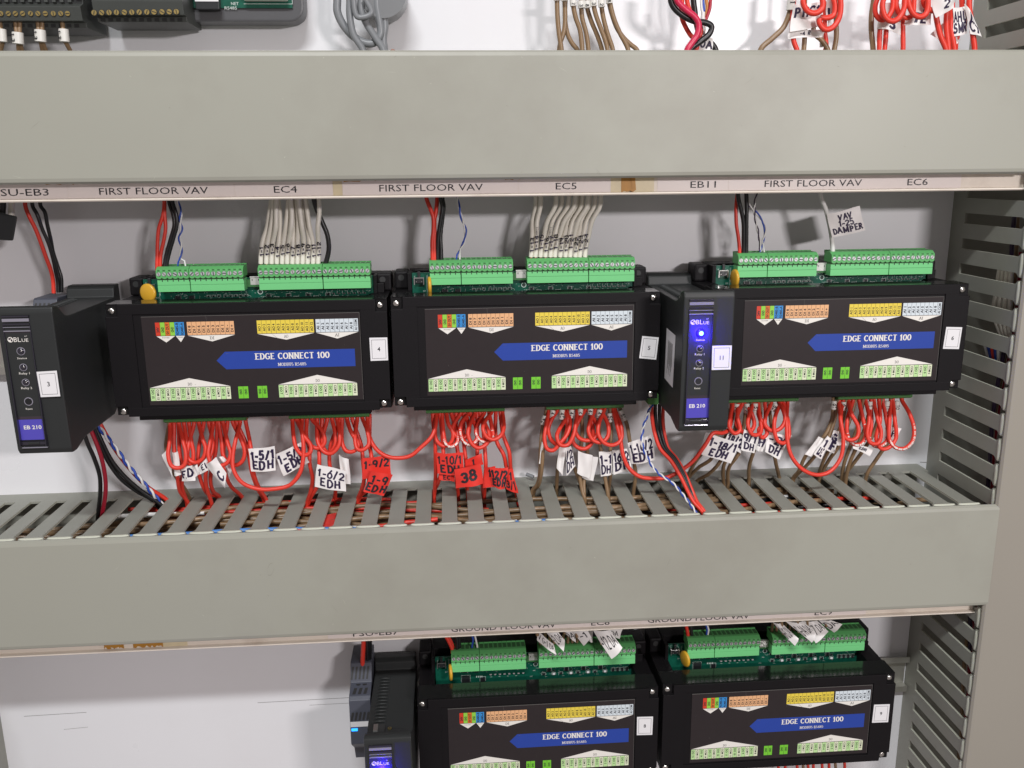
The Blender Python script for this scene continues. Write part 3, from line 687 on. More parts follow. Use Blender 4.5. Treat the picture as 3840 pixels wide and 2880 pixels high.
def gateway(x0, zt, label, num, quad, lit, details=False):
    e = empty('gateway', (x0, 0, zt), label, 'gateway unit', 'charcoal gateway units standing proud of the modules'); W = 34.6
    a = MB(); a.prism([(y, z) for y, z in GP], 'x', 0, W, M_gw, .9); 
    # vent ribs on the sloping top
    for k in range(14):
        y = -34 - k * 4.6
        a.tube([(5.0, y, -9.3), (6.5, y - 1.0, -8.2), (9, y - 1.4, -7.9), (12, y - 1.0, -8.2), (13.4, y, -9.3)], .75, M_gw, 6)
    a.box(W / 2 - .12, W / 2 + .12, -9, -20, .02, .1, M_gwd)
    a.build('housing', e)
    # window recess, film and printing
    w0, w1 = 3.1, 20.4
    f = MB()
    def R(u0, u1, v0, v1, d, m):
        f.add([(u0, frontY(v0) - d, v0), (u1, frontY(v0) - d, v0), (u1, frontY(v1) - d, v1), (u0, frontY(v1) - d, v1)], [(0, 1, 2, 3)], m)
    R(w0, w1, -94.4, -5.2, .15, M_gwd)
    R(w0 + .5, w1 - .5, -88.2, -16.2, .35, M_glossbrown); R(w0 + .5, w1 - .5, -88.2, -74.3, .45, M_purple)
    cx = (w0 + w1) / 2 + .3
    def T(t_, u, v, h, w=None, m=M_white, bold=.0):
        k = MB(); text(k, t_, u, v, 0, h, m, w=w, bold=bold)
        f.add([(x, frontY(z) - .55, z) for x, y, z in k.v], k.f, m)
    T('BL', 10.9, -21.0, 3.0, 4.4); T('UE', 15.6, -21.5, 2.1, 4.0); T('IoT', 16.4, -18.9, .8)
    g_ = arc(6.6, -21, 1.75, 1.75, 0, 360, 16)
    f.add([(p[0], frontY(p[1]) - .5, p[1]) for p in g_[:-1]], [list(range(16))], M_white)
    for (du, dv, r1, r2) in ((-.5, .5, .75, .6), (.7, -.4, .55, .8), (.3, 1.0, .5, .3)):
        q = arc(6.6 + du, -21 + dv, r1, r2, 0, 360, 10); f.add([(p[0], frontY(p[1]) - .56, p[1]) for p in q[:-1]], [list(range(10))], M_glossbrown)
    T('Status', cx, -33.2, 1.1, 6.0); T('Relay 1', cx, -43.2, 1.4, 6.6); T('Relay 2', cx, -53.0, 1.4, 6.8); T('Reset', cx - .4, -67.0, 1.2, 4.2)
    T('EB 210', cx, -79.6, 2.5, 11.2, bold=.02)
    f.build('faceplate', e)
    w = MB()
    for v0, v1, m in ((-6.6, -5.6, M_clear), (-9.4, -7.4, M_chrome), (-11.6, -10.6, M_clear), (-13.2, -12.8, M_chrome), (-15.8, -15.1, M_chrome), (-93.8, -93.1, M_chrome), (-91.4, -89.4, M_clear)):
        w.box(w0 + .4, w1 - .4, frontY(v0) - .2, frontY(v0) - 1.3, v0, v1, m, .2)
    w.box(w0 + .2, w0 + .75, -125.8, -128.9, -92, -12, M_clear, .15); w.box(w1 - .75, w1 - .2, -125.8, -128.9, -92, -12, M_clear, .15)
    w.box(w0 + 5, w1 - 5, frontY(-90) - .4, frontY(-90) - 1.8, -91, -89.5, M_gw, .3)
    w.build('window_frame', e)
    for v, r, kind in ((-28.6, 2.3, 'led'), (-39.2, 2.1, 'lens'), (-49.2, 2.1, 'lens'), (-62.0, 2.5, 'button')):
        b = MB(); y = frontY(v) - .45
        if kind == 'led' and lit: b.disc((cx, y, v), r + .8, 1.2, M_led, n=20, dome=.7); b.disc((cx + .2, y - 1.0, v), 1.5, .6, M_ledcore, n=16, dome=.7); b.build('status_light', e)
        elif kind != 'button':
            b.disc((cx, y, v), r + .35, .3, M_chrome, n=18); b.disc((cx, y - .3, v), r - .1, .9, M_clear, n=18, dome=.7); b.disc((cx + .7, y - .9, v + .3), .55, .5, M_steel, n=10, dome=.6); b.build('indicator_lens', e)
        else: b.disc((cx, y, v), r + .3, .3, M_chrome, n=18); b.disc((cx, y - .3, v), r - .3, .25, M_gwd, n=18); b.build('reset_button', e)
    if lit:
        l = bpy.data.lights.new('status_glow', 'POINT'); l.energy = 0.085; l.color = (0.03, 0.01, 1.0); l.shadow_soft_size = .0015
        lo = bpy.data.objects.new('status_glow', l); col.objects.link(lo); lo.parent = e; lo.location = Vector((cx, frontY(-28.6) - 4.5, -28.6)) * S
    if details:
        b = MB(); b.box(4.6, 13.6, -99, -109, -9.6, -7.9, M_slot); b.box(5.0, 8.4, -100, -108.4, -8.0, -6.9, M_solder, .2); b.build('usb_socket', e)
        b = MB(); b.disc((17.2, -104, -8.8), 1.5, .5, M_brass, axis='z', sgn=1, n=14); b.disc((17.2, -104, -8.25), .7, .1, M_slot, axis='z', sgn=1, n=10); b.build('grub_screw', e)
    if quad: number_sticker(e, (x0, 0, zt), quad, -128.6, num)
    return e
K4 = lambda a, b: (a * .4521, 1050 + b * .4521)
K11 = lambda a, b: (2400 + a * .4219, 1000 + b * .4219)
g3 = gateway(-243.0, 15.2, 'charcoal gateway with sticker 3 at the left edge, unlit', '3', [K4(302, 762), K4(470, 752), K4(500, 965), K4(338, 972)], False)
g11 = gateway(199.2, 16.6, 'charcoal gateway with sticker 11 and a glowing blue status light', '11', [K11(642, 704), K11(817, 700), K11(806, 914), K11(637, 919)], True)
g7 = gateway(-28.0, -307.6, 'charcoal gateway in the bottom row seen from above, its blue light at the photo edge', '7', None, True, True)
b = MB(); q = [K11(237, 543), K11(316, 612), K11(290, 1077), K11(217, 990)]
q = [at(px, py, x=199.0) for px, py in q]; b.add(q, [(0, 1, 2, 3)], M_sticker)
def QS(s, t, k): return q[0].lerp(q[1], s).lerp(q[3].lerp(q[2], s), t) + Vector((-.1 * k, 0, 0))
for i in range(9):
    s = .62 - i * .018 if i < 3 else .55; t0 = .14 + (i % 3) * .04
    b.add([QS(.25 + i * .06, .2 + (i % 2) * .04, 1), QS(.28 + i * .06, .2, 1), QS(.28 + i * .06, .85 - (i % 3) * .1, 1), QS(.25 + i * .06, .85 - (i % 3) * .1, 1)], [(0, 1, 2, 3)], M_greytxt)
b.build('rating_plate', g11, (199.2, 0, 16.6))
b = MB(); b.box(-9, -1.2, -20, -70, -93, -85, M_grnlow, .3); b.build('terminal_plug', g11)

# ================================================================== POWER SUPPLIES
def psu(x0, x1, zt, label):
    e = empty('power_supply', (x0, 0, zt), label, 'power supply', 'slim slate power supplies'); W = x1 - x0
    a = MB(); a.prism([(-8, 0), (-34, 0), (-36, -1), (-42, -15), (-56, -18.5), (-59, -21), (-60, -60), (-56, -64), (-42, -76), (-36, -90), (-8, -90)], 'x', 0, W, M_psu, .5); a.build('housing', e)
    v = MB()
    for k in range(5):
        u = 1.5 + k * (W - 3.5) / 4.4
        v.add([(u, -36.6, -2.5), (u + 1.6, -36.6, -2.5), (u + .2, -41.4, -12.6), (u - 1.2, -41.4, -12.6)], [(0, 1, 2, 3)], M_slot)
        v.add([(u + .6, -60.15, -31), (u + 2.2, -60.15, -31), (u + .8, -60.2, -38), (u - .8, -60.2, -38)], [(0, 1, 2, 3)], M_slot)
    for k in range(3):
        u = 3.0 + k * (W - 4) / 3; v.add([(u + .6, -48, -16.55 + .12), (u + 3, -48, -16.43), (u + 2, -54.5, -18.0), (u - .6, -54.5, -18.0)], [(0, 1, 2, 3)], M_slot)
    for u in (W * .38, W * .68): v.disc((u, -44, -15.6), 1.8, .2, M_slot, axis='z', sgn=1, n=14)
    v.build('vents', e)
    b = MB(); b.box(.4, W - .4, -60.05, -60.4, -44, -39.4, M_sticker); b.build('white_band', e)
    b = MB(); b.box(1, 6, -60.05, -60.9, -47.6, -45.4, mat('psu_led', (0.02, 0.2, 0.9), .3, emit=(0.02, 0.28, 1), estr=2.5), .3); b.build('power_light', e)
    return e
psu(-260.5, -243.6, 8.4, 'slim slate power supply behind the gateway numbered 3')
psu(-46.5, -29.2, -299.0, 'slim slate power supply with a small blue light left of the bottom gateway')

# ================================================================== WIRES
def px_path(pts, y, yend=None):
    """pts: photo pixels; y: depth (number or list)"""
    out = []
    for i, p in enumerate(pts):
        yy = y[i] if isinstance(y, (list, tuple)) else y
        out.append(at(p[0], p[1], y=yy))
    return out
def wire(name, path, r, m, label, group=None, cat='wire', n=8, seg=6):
    path = [Vector(p) for p in path]
    b = MB(); b.tube(spline(path, seg), r, WC[m] if isinstance(m, str) else m, n)
    o = b.build(name, None, path[0]); tag(o, label, cat, group); o['_org'] = tuple(path[0])
    return o
def flag(parent, quad, y, lines, m=M_tag, bend=2.0, ink=M_marker, name='flag_label', hand=True, dy=(0, 0, 0, 0), th=None):
    c4 = [at(p[0], p[1], y=y + dy[i]) for i, p in enumerate(quad)]
    W = ((c4[1] - c4[0]).length + (c4[2] - c4[3]).length) / 2; H = ((c4[3] - c4[0]).length + (c4[2] - c4[1]).length) / 2
    f1, f2, f3 = random.uniform(0, 6), random.uniform(0, 6), random.uniform(.4, 1.1) * (1 if hand else .5)
    def P(s, t, off=0.0):
        v = c4[0].lerp(c4[1], s).lerp(c4[3].lerp(c4[2], s), t)
        return v + Vector((.25 * math.sin(5 * t + f2), -bend * math.sin(s * math.pi * .9) * (1 - .3 * t) - off - f3 * math.sin(6.5 * s + f1) * math.cos(4 * t + f2), .25 * math.sin(5 * s + f1)))
    n = 8; b = MB(); vs = []
    for k, off in ((0, 0), (1, -.3)):
        for j in range(n + 1):
            for i in range(n + 1): vs.append(P(i / n, j / n, off))
    N = (n + 1) ** 2
    b.add(vs[:N], [(j * (n + 1) + i, j * (n + 1) + i + 1, (j + 1) * (n + 1) + i + 1, (j + 1) * (n + 1) + i) for j in range(n) for i in range(n)], m, True)
    b.add(vs[N:], [(j * (n + 1) + i, j * (n + 1) + i + 1, (j + 1) * (n + 1) + i + 1, (j + 1) * (n + 1) + i) for j in range(n) for i in range(n)], m, True)
    rows = len(lines)
    for r_, txt in enumerate(lines):
        if not txt: continue
        if hand: ls, w = skeleton(txt, .19, 1.3)
        else: ls, w = skeleton(txt, .1, 0)
        h = .78 / rows * (.82 if rows > 1 else .6); sw = min(.9, w * h * H / W * 1.12); sx = sw / w
        x0 = .5 - sw / 2; yb = .1 + (r_ + 1) * .80 / rows - (.02 if rows > 1 else .2)
        # densify so strokes follow the curl
        dl = []
        for l in ls:
            q = [l[0]]
            for a_, b_ in zip(l, l[1:]):
                k = max(1, int(math.hypot(b_[0] - a_[0], b_[1] - a_[1]) / .25))
                q += [(a_[0] + (b_[0] - a_[0]) * i / k, a_[1] + (b_[1] - a_[1]) * i / k) for i in range(1, k + 1)]
            dl.append([(a_ + random.uniform(-.018, .018), b_ + random.uniform(-.018, .018)) for a_, b_ in q] if hand else q)
        wd = (th or (random.uniform(.21, .30) if hand else .13))
        ribbons(b, dl, lambda v: P(min(1, max(0, x0 + v.x * sx)), min(1, max(0, yb - v.y * h)), .22), wd, ink)
    return b.build(name, parent, parent['_org'])
def sleeve(parent, path, t0, t1, r, txt=''):
    """numbered sleeve round the wire between path samples"""
    s = spline(path, 10); a, b_ = int(t0 * (len(s) - 1)), max(int(t0 * (len(s) - 1)) + 1, int(t1 * (len(s) - 1)))
    b = MB(); seg = s[a:b_ + 1]; b.tube(seg, r, M_sleeve, 10)
    if txt:
        c_ = seg[len(seg) // 2]; L = (seg[-1] - seg[0]).length
        ls, w = skeleton(txt, .25); d = (seg[-1] - seg[0]).normalized(); d2 = Vector((d.x, 0, d.z)).normalized(); nn = Vector((d2.z, 0, -d2.x))
        h = r * 1.25; k = min(h, L * .8 / max(w, .1))
        ribbons(b, ls, lambda v: c_ + Vector((0, -r - .12, 0)) + d2 * ((v.x - w / 2) * k) + nn * (-(v.y - .5) * h), .16, M_ink)
    return b.build('marker_sleeve', parent, parent['_org'])
def twisted(path, label, c1, c2, r=.75, pitch=9, ends=None):
    s = spline(path, 10); L = 0; A = []; B_ = []
    for i, p in enumerate(s):
        if i: L += (p - s[i - 1]).length
        t = (s[min(i + 1, len(s) - 1)] - s[max(0, i - 1)]).normalized(); u = t.cross(Vector((0, 1, 0))).normalized(); w = t.cross(u)
        a = 2 * math.pi * L / pitch; d = (u * math.cos(a) + w * math.sin(a)) * r * 1.05
        A.append(p + d); B_.append(p - d)
    if ends: A += ends[0]; B_ += ends[1]
    e = empty('twisted_pair', path[0], label, 'wire')
    for pp, cc in ((A, c1), (B_, c2)):
        b = MB(); b.tube(pp, r, WC[cc], 7); b.build('strand', e, path[0])
    return e
Zs = lambda o, k: (lambda a, b: (o[0] + a * k, o[1] + b * k))
zA = Zs((0, 700), .3165); zB = Zs((550, 700), .339); zC = Zs((1550, 700), .339); zD = Zs((2650, 700), .3165)
zM4 = Zs((560, 1500), .42495); zM5 = Zs((1500, 1480), .45208); zM6 = Zs((2500, 1450), .49729); zK4 = Zs((0, 960), .57866)
def up(pts, f, y0=-46, y1=-44, ytop=None):
    """wire seen leaving the duct above (first) and ending in a terminal (last)"""
    P = [f(*p) for p in pts]; n = len(P)
    ys = [(-40 if ytop is None else ytop) + ((-44) - (-40 if ytop is None else ytop)) * (i / (n - 1)) ** .6 for i in range(n)]
    path = px_path(P, ys)
    top = path[0] + Vector((0, 0, 14)) ; end = path[-1] + Vector((0, 0, -3))
    return [top] + path + [end]
# --- feeds of the module numbered 4
wire('wire', up([(1945, 185), (1930, 340), (1880, 500), (1865, 700), (1862, 850), (1860, 955)], zA), 1.35, 'red', 'red feed wire, left of the two entering terminal 24V of module 4')
wire('wire', up([(1950, 185), (1950, 340), (1962, 480), (1940, 640), (1905, 800), (1898, 955)], zA), 1.35, 'red', 'red feed wire, right of the two entering terminal 24V of module 4')
wire('wire', up([(2005, 185), (2050, 330), (2066, 450), (2022, 620), (1972, 800), (1950, 945)], zA), 1.45, 'black', 'black feed wire, left of the pair entering the GND terminal of module 4')
wire('wire', up([(2045, 185), (2088, 330), (2095, 450), (2052, 620), (2000, 800), (1972, 945)], zA, ytop=-42), 1.45, 'black', 'black feed wire, right of the pair entering the GND terminal of module 4')
p = up([(2110, 190), (2145, 300), (2135, 400), (2150, 500), (2125, 600), (2150, 720), (2130, 850)], zA)[:-1]
twisted(p, 'blue and white twisted pair coming down to module 4', 'blue', 'white', .62, 17, ([at(668, 985, y=-44), at(666, 1004, y=-44)], [at(692, 978, y=-44), at(697, 1004, y=-44)]))
tops4 = [1018, 1024, 1036, 1042, 1082, 1090, 1096, 1110, 1120, 1128, 1146, 1196]
bot4 = [978, 999, 1018.5, 1038, 1058, 1077, 1096.5, 1115.5, 1135, 1154, 1174, 1193.5]
mid4 = [985, 1004, 1024, 1046, 1063, 1083, 1098, 1116, 1139, 1160, 1172, 1194]; mi4 = [1002, 1016, 1034, 1050, 1072, 1092, 1103, 1118, 1132, 1150, 1160, 1192]
for i in range(12):
    dd = -40 - (i % 3) * 3
    pp = px_path([(tops4[i], 748), ((tops4[i] + mi4[i]) / 2 + (i % 2) * 3, 800), (mi4[i], 850), (mid4[i], 905), (bot4[i] + 1, 950), (bot4[i], 989)], [dd, dd, dd - 1, -43, -44, -44])
    pp = [pp[0] + Vector((0, 0, 14))] + pp
    w = wire('cable', pp, 1.76, 'cream', '%s cream cable from the left above module four, marked 1-%d' % (ORD[i], i + 1), 'cream cables into the yellow AO terminals')
    b = MB(); tw, ww = skeleton('1-%d' % (i + 1), .2, 1); c_ = at(bot4[i] + 3, 943 - (i % 3) * 5, y=-46.45); k = 2.2
    ribbons(b, tw, lambda v: c_ + Vector((-(v.y - .5) * 2.5, -.15, (v.x - ww / 2) * k * 1.9)), .2, M_marker)
    b.build('marker_writing', w, w['_org'])
    b = MB(); b.tube([pp[-1], pp[-1] + Vector((0, 0, -4))], .9, M_copper, 6); b.build('bare_end', w, w['_org'])
wire('cable', up([(1850, 140), (1880, 250), (1945, 400), (2000, 540), (2015, 680), (2000, 780), (1980, 850)], zB, ytop=-46), 1.75, 'black', 'thick black cable bowing into terminal AI 1 of module 4')
# --- power leads behind gateway 3
def lead(pts, r, m, label, y):
    wire('wire', px_path([(pts[0][0], pts[0][1] - 50)] + pts, y), r, m, label)
lead([zA(*p) for p in [(300, 225), (340, 340), (420, 500), (490, 680), (550, 850), (605, 1000), (630, 1130), (637, 1262)]], 1.5, 'red', 'red lead running down into the power supply behind gateway 3', [-36, -36, -36, -34, -32, -30, -28, -26, -26])
lead([zA(*p) for p in [(385, 225), (440, 330), (500, 500), (570, 660), (620, 820), (660, 1000), (685, 1130), (690, 1255)]], 1.4, 'black', 'black lead, left of the pair entering the power supply behind gateway 3', [-34, -34, -34, -32, -30, -28, -26, -24, -24])
lead([zA(*p) for p in [(480, 225), (530, 300), (560, 450), (600, 620), (630, 780), (690, 960), (725, 1080), (728, 1250)]], 1.4, 'black', 'black lead, right of the pair entering the power supply behind gateway 3', [-30, -30, -30, -28, -26, -24, -22, -22, -22])
# --- feeds of module 5
wire('wire', up([(145, 125), (190, 250), (220, 340), (222, 480), (210, 600), (213, 800)], zC), 1.55, 'red', 'red feed wire slanting in from the left above terminal 24V of module 5')
wire('wire', up([(265, 125), (250, 280), (235, 360), (235, 480), (232, 620), (236, 800)], zC, ytop=-38), 1.55, 'red', 'red feed wire dropping straight beside the black pair to module 5')
wire('wire', up([(300, 125), (322, 220), (300, 380), (276, 550), (270, 640), (268, 795)], zC, ytop=-44), 1.55, 'black', 'black feed wire, left of the pair entering module 5')
wire('wire', up([(322, 125), (335, 220), (318, 380), (300, 550), (303, 640), (310, 790)], zC, ytop=-40), 1.55, 'black', 'black feed wire, right of the pair entering module 5')
p = up([(490, 125), (510, 250), (545, 380), (575, 470), (565, 600), (520, 690)], zC)[:-1]
twisted(p, 'blue and white twisted pair coming down to module 5', 'blue', 'white', .62, 19, ([at(1714, 955, y=-44), at(1711, 978, y=-44)], [at(1725, 945, y=-44), at(1724, 978, y=-44)]))
b5 = [1991, 2008, 2027, 2045, 2064, 2081, 2101, 2120, 2138, 2157, 2174, 2194]; t5 = [2010, 2028, 2086, 2108, 2134, 2158, 2168, 2184, 2206, 2212, 2233, 2254]
for i in range(12):
    x0, x1 = b5[i], t5[i]; dd = -38 - (i % 3) * 3
    pts = [(x1, 737), (x1 * .92 + x0 * .08, 775), (x0 * .5 + x1 * .5 - 4, 830), (x0 * .78 + x1 * .22, 885), (x0 + 3, 930), (x0, 964)]
    pp = px_path(pts, [dd, dd, dd, -43, -44, -44]); pp = [pp[0] + Vector((0, 0, 14))] + pp
    w = wire('cable', pp, 1.76, 'cream', '%s cream cable from the left above module five, marked 1-%d' % (ORD[i], i + 13), 'cream cables into the yellow AO terminals')
    b = MB(); tw, ww = skeleton('1-%d' % (i + 13), .2, 1); c_ = at(x0 + 4, 918 - (i % 3) * 6, y=-46.5); k = 2.3
    ribbons(b, tw, lambda v: c_ + Vector((-(v.y - .5) * 2.5 + .18 * (v.x - ww / 2), -.15, (v.x - ww / 2) * k * 1.9)), .2, M_marker)
    if i in (1, 3):
        tw, ww2 = skeleton('THREE', .2); q0 = at(x0 * .7 + x1 * .3, 870, y=-45)
        ribbons(b, tw, lambda v: q0 + Vector((-(v.y - .5) * 1.5 + .38 * (v.x - ww2 / 2) * (1 if i == 3 else .2), -.4, (v.x - ww2 / 2) * 2)), .12, M_ink)
    b.build('marker_writing', w, w['_org'])
    b = MB(); b.tube([pp[-1], pp[-1] + Vector((0, 0, -4))], .9, M_copper, 6); b.build('bare_end', w, w['_org'])
# --- feeds of module 6
wire('wire', up([(370, 60), (380, 160), (410, 280), (435, 420), (438, 600), (436, 760)], zD, ytop=-46), 1.6, 'black', 'black feed wire, left of the pair entering module 6')
wire('wire', up([(470, 60), (475, 250), (472, 420), (470, 760)], zD, ytop=-44), 1.6, 'black', 'black feed wire, right of the pair entering module 6')
wire('wire', up([(365, 60), (352, 190), (347, 300), (352, 450), (375, 600), (390, 765)], zD, ytop=-38), 1.4, 'red', 'red feed wire left of the black pair entering module 6')
p = up([(595, 60), (575, 160), (565, 300), (585, 430), (610, 540), (630, 650)], zD)[:-1]
twisted(p, 'dark and white twisted pair left of the looser pair above module 6', 'violet', 'white', .5, 14, ([at(2848, 942, y=-44)], [at(2853, 944, y=-44)]))
p = up([(490, 190), (560, 280), (640, 375), (690, 480), (690, 560), (668, 640)], zD)[:-1]
twisted(p, 'loose blue and white twisted pair above module 6', 'blue', 'white', .62, 24, ([at(2850, 945, y=-44)], [at(2866, 945, y=-44)]))
w = wire('cable', up([(1350, 60), (1370, 160), (1410, 270), (1448, 420), (1480, 600), (1495, 772)], zD, ytop=-46), 1.75, 'white', 'white cable carrying a tag that reads VAV 1-25 DAMPER')
flag(w, [zD(1425, 325), zD(1810, 230), zD(1875, 520), zD(1482, 603)], -48.5, ['VAV', '1-25', 'DAMPER'], bend=1.5)

# --- lower loops ---------------------------------------------------
def term_y(): return -44
def loop(pts, f, label, m='red', r=1.6, front=-56, group='red wires under the modules', name='wire'):
    P = [f(*p) for p in pts]; n = len(P); ys = []
    for i in range(n):
        t = i / (n - 1); k = math.sin(math.pi * min(1, t * 1.0)) ** .5 if n > 1 else 0
        ys.append(-44 + (front + 44) * k)
    path = px_path(P, ys)
    path = [path[0] + Vector((0, 0, 3))] + path + [path[-1] + Vector((0, 0, 3))]
    o = wire(name, path, r, m, label, group)
    if label.startswith(('fourth', 'sixth', 'second')) and ('left block of module 5' in label or 'right block of module 6' in label): white_print(o, path, r, .3, .75)
    return o
def white_print(o, path, r, t0, t1):
    sp = spline(path, 14); a, b_ = int(t0 * len(sp)), int(t1 * len(sp)); b = MB(); RR = random.Random(len(sp))
    for i in range(a, b_):
        if RR.random() < .25: continue
        p_, q_ = sp[i], sp[i + 1]; d = (q_ - p_).normalized(); n_ = Vector((d.z, 0, -d.x)) * r * RR.uniform(.25, .6); c_ = p_ + Vector((0, -r - .04, 0)); e_ = d * .22
        b.add([c_ + n_ - e_, c_ + n_ + e_, c_ - n_ + e_, c_ - n_ - e_], [(0, 1, 2, 3)], M_white)
    b.build('white_print', o, o['_org'])
def drop(pts, f, label, m='red', r=1.55, front=-54, group=None, z=-155):
    P = [f(*p) for p in pts]; n = len(P)
    end = at(P[-1][0], P[-1][1], z=z - .5); end.y = min(-21, max(-88, end.y))
    ys = []
    for i in range(n - 1):
        t = i / (n - 1)
        y = -44 + (front + 44) * min(1, t * 2.5) if t < .5 else front + (end.y - front) * ((t - .5) * 2) ** 1.3
        ys.append(y)
    path = px_path(P[:-1], ys) + [end]
    d = (path[-1] - path[-2]); d.z = min(d.z, -4); d.normalize()
    path = [path[0] + Vector((0, 0, 3))] + path + [end + Vector((d.x * 6, 1.5, -9)), end + Vector((d.x * 14, 3, -16))]
    return wire('wire', path, r, m, label, group)
G4 = 'looped red wires under module 4'; G5 = 'looped red wires under module 5'; G6 = 'looped red wires under module 6'
def loops(L, f, where, G, depth):
    N = len(L)
    for i, pts in enumerate(L):
        loop(pts, f, '%s small red loop from the left under the %s' % (ORD[i], where), front=depth[i % len(depth)], group=G)
loops([[(180, 213), (178, 380), (165, 480), (195, 580), (250, 601), (308, 575), (322, 470), (300, 370), (262, 213)],
       [(306, 213), (330, 370), (330, 480), (345, 560), (375, 560), (390, 480), (372, 370), (350, 213)],
       [(394, 210), (345, 400), (340, 510), (400, 552), (470, 520), (497, 430), (470, 340), (438, 210)],
       [(563, 205), (535, 380), (520, 480), (550, 560), (620, 582), (690, 550), (717, 470), (692, 380), (650, 200)],
       [(612, 200), (640, 380), (650, 480), (690, 545), (760, 575), (820, 540), (842, 460), (815, 360), (735, 195)]], zM4, 'left block of module 4', G4, [-60, -55, -57, -61, -53])
loops([[(1275, 178), (1276, 340), (1305, 440), (1360, 485), (1415, 465), (1432, 430)][:0] or [(1262, 178), (1274, 330), (1300, 430), (1358, 487), (1418, 465), (1425, 400), (1350, 290), (1348, 175)],
       [(1390, 172), (1388, 330), (1430, 405), (1490, 425), (1545, 380), (1530, 280), (1437, 172)],
       [(1480, 172), (1490, 380), (1550, 462), (1610, 470), (1672, 400), (1680, 300), (1655, 168)],
       [(1570, 170), (1530, 330), (1540, 430), (1585, 470), (1638, 400), (1640, 300), (1612, 170)],
       [(1700, 166), (1702, 380), (1740, 450), (1805, 452), (1845, 400), (1780, 280), (1745, 166)],
       [(1835, 160), (1815, 340), (1835, 430), (1880, 442), (1935, 395), (1925, 280), (1880, 160)]], zM4, 'right block of module 4', G4, [-60, -55, -58, -54, -57, -61])
loops([[(270, 150), (288, 330), (310, 390), (365, 427), (425, 395), (440, 320), (400, 240), (385, 150)],
       [(348, 150), (362, 330), (378, 400), (420, 428), (470, 400), (480, 330), (425, 150)],
       [(504, 150), (440, 260), (440, 310), (500, 365), (550, 350), (575, 290), (543, 150)],
       [(570, 150), (510, 230), (500, 300), (525, 380), (575, 412), (632, 380), (640, 310), (582, 150)],
       [(622, 150), (575, 260), (565, 330), (595, 405), (650, 442), (715, 412), (742, 340), (660, 150)],
       [(700, 145), (645, 250), (630, 310), (662, 372), (725, 388), (770, 360), (760, 260), (738, 145)],
       [(760, 142), (700, 230), (690, 290), (722, 352), (780, 372), (840, 335), (862, 270), (850, 140)]], zM5, 'left block of module 5', G5, [-55, -58, -54, -59, -62, -57, -64])
loops([[(1235, 118), (1210, 270), (1198, 370), (1222, 450), (1270, 462), (1330, 400), (1385, 330), (1410, 250), (1392, 118)],
       [(1312, 116), (1250, 220), (1230, 300), (1262, 385), (1318, 418), (1360, 380), (1390, 200), (1352, 116)],
       [(1430, 116), (1320, 290), (1302, 350), (1330, 415), (1388, 418), (1440, 335), (1458, 240), (1470, 116)],
       [(1540, 112), (1480, 220), (1455, 300), (1490, 362), (1560, 380), (1625, 350), (1640, 260), (1550, 112)],
       [(1508, 112), (1450, 280), (1435, 390), (1480, 440), (1545, 445), (1598, 385), (1600, 290), (1585, 112)],
       [(1622, 110), (1572, 240), (1565, 310), (1605, 380), (1672, 395), (1722, 350), (1728, 260), (1662, 110)],
       [(1700, 108), (1650, 240), (1645, 325), (1695, 400), (1765, 418), (1830, 380), (1838, 280), (1780, 108)]], zM5, 'right block of module 5', G5, [-60, -54, -62, -55, -52, -57, -60])
loops([[(500, 120), (478, 240), (472, 300), (510, 352), (552, 330), (535, 230), (540, 120)],
       [(572, 120), (530, 230), (530, 290), (575, 342), (630, 340), (660, 290), (640, 200), (585, 120)],
       [(655, 118), (618, 230), (615, 300), (650, 362), (700, 355), (715, 300), (665, 118)],
       [(740, 118), (740, 260), (695, 330), (722, 385), (757, 350), (705, 230), (690, 118)],
       [(790, 116), (745, 230), (742, 285), (790, 332), (850, 320), (892, 258), (880, 180), (845, 116)],
       [(860, 116), (818, 230), (812, 330), (840, 410), (885, 425), (920, 380), (915, 260), (880, 116)]], zM6, 'left block of module 6', G6, [-58, -54, -60, -56, -58, -62])
loops([[(1330, 105), (1312, 240), (1322, 340), (1370, 400), (1432, 385), (1446, 310), (1392, 200), (1370, 105)],
       [(1405, 103), (1362, 250), (1365, 370), (1410, 432), (1465, 430), (1500, 370), (1480, 240), (1450, 102)],
       [(1500, 101), (1528, 240), (1512, 360), (1540, 425), (1595, 425), (1618, 350), (1590, 240), (1562, 100)],
       [(1540, 100), (1545, 280), (1530, 400), (1580, 450), (1640, 430), (1672, 380), (1655, 240), (1630, 99)],
       [(1600, 100), (1610, 250), (1580, 400), (1620, 468), (1675, 460), (1728, 390), (1720, 240), (1705, 98)],
       [(1690, 98), (1680, 260), (1680, 400), (1725, 458), (1790, 466), (1850, 415), (1865, 320), (1830, 200), (1772, 97)]], zM6, 'right block of module 6', G6, [-62, -56, -60, -54, -58, -60])
loop([(800, 200), (762, 350), (736, 500), (745, 620), (820, 730), (960, 785), (1100, 785), (1240, 750), (1330, 640), (1360, 480), (1350, 300), (1310, 176)], zM4, 'long red loop swinging between the two lower blocks of module 4', front=-66)
P1 = [zM4(*p) for p in [(1923, 155), (1945, 330), (2000, 430), (2090, 495), (2205, 512)]] + [zM5(*p) for p in [(90, 505), (170, 440), (260, 350), (292, 270), (300, 152)]]
loop(P1, lambda a, b: (a, b), 'red wire sagging across the gap from module 4 to module 5', front=-62)
P2 = [zM5(*p) for p in [(1765, 112), (1800, 250), (1830, 380), (1850, 500), (1900, 610), (1990, 680), (2100, 695)]] + [zM6(*p) for p in [(0, 685), (110, 630), (200, 560), (290, 440), (352, 350), (420, 350), (470, 320), (490, 130)]]
loop(P2, lambda a, b: (a, b), 'long red wire sagging from module 5 past the glowing gateway to module 6', front=-64)
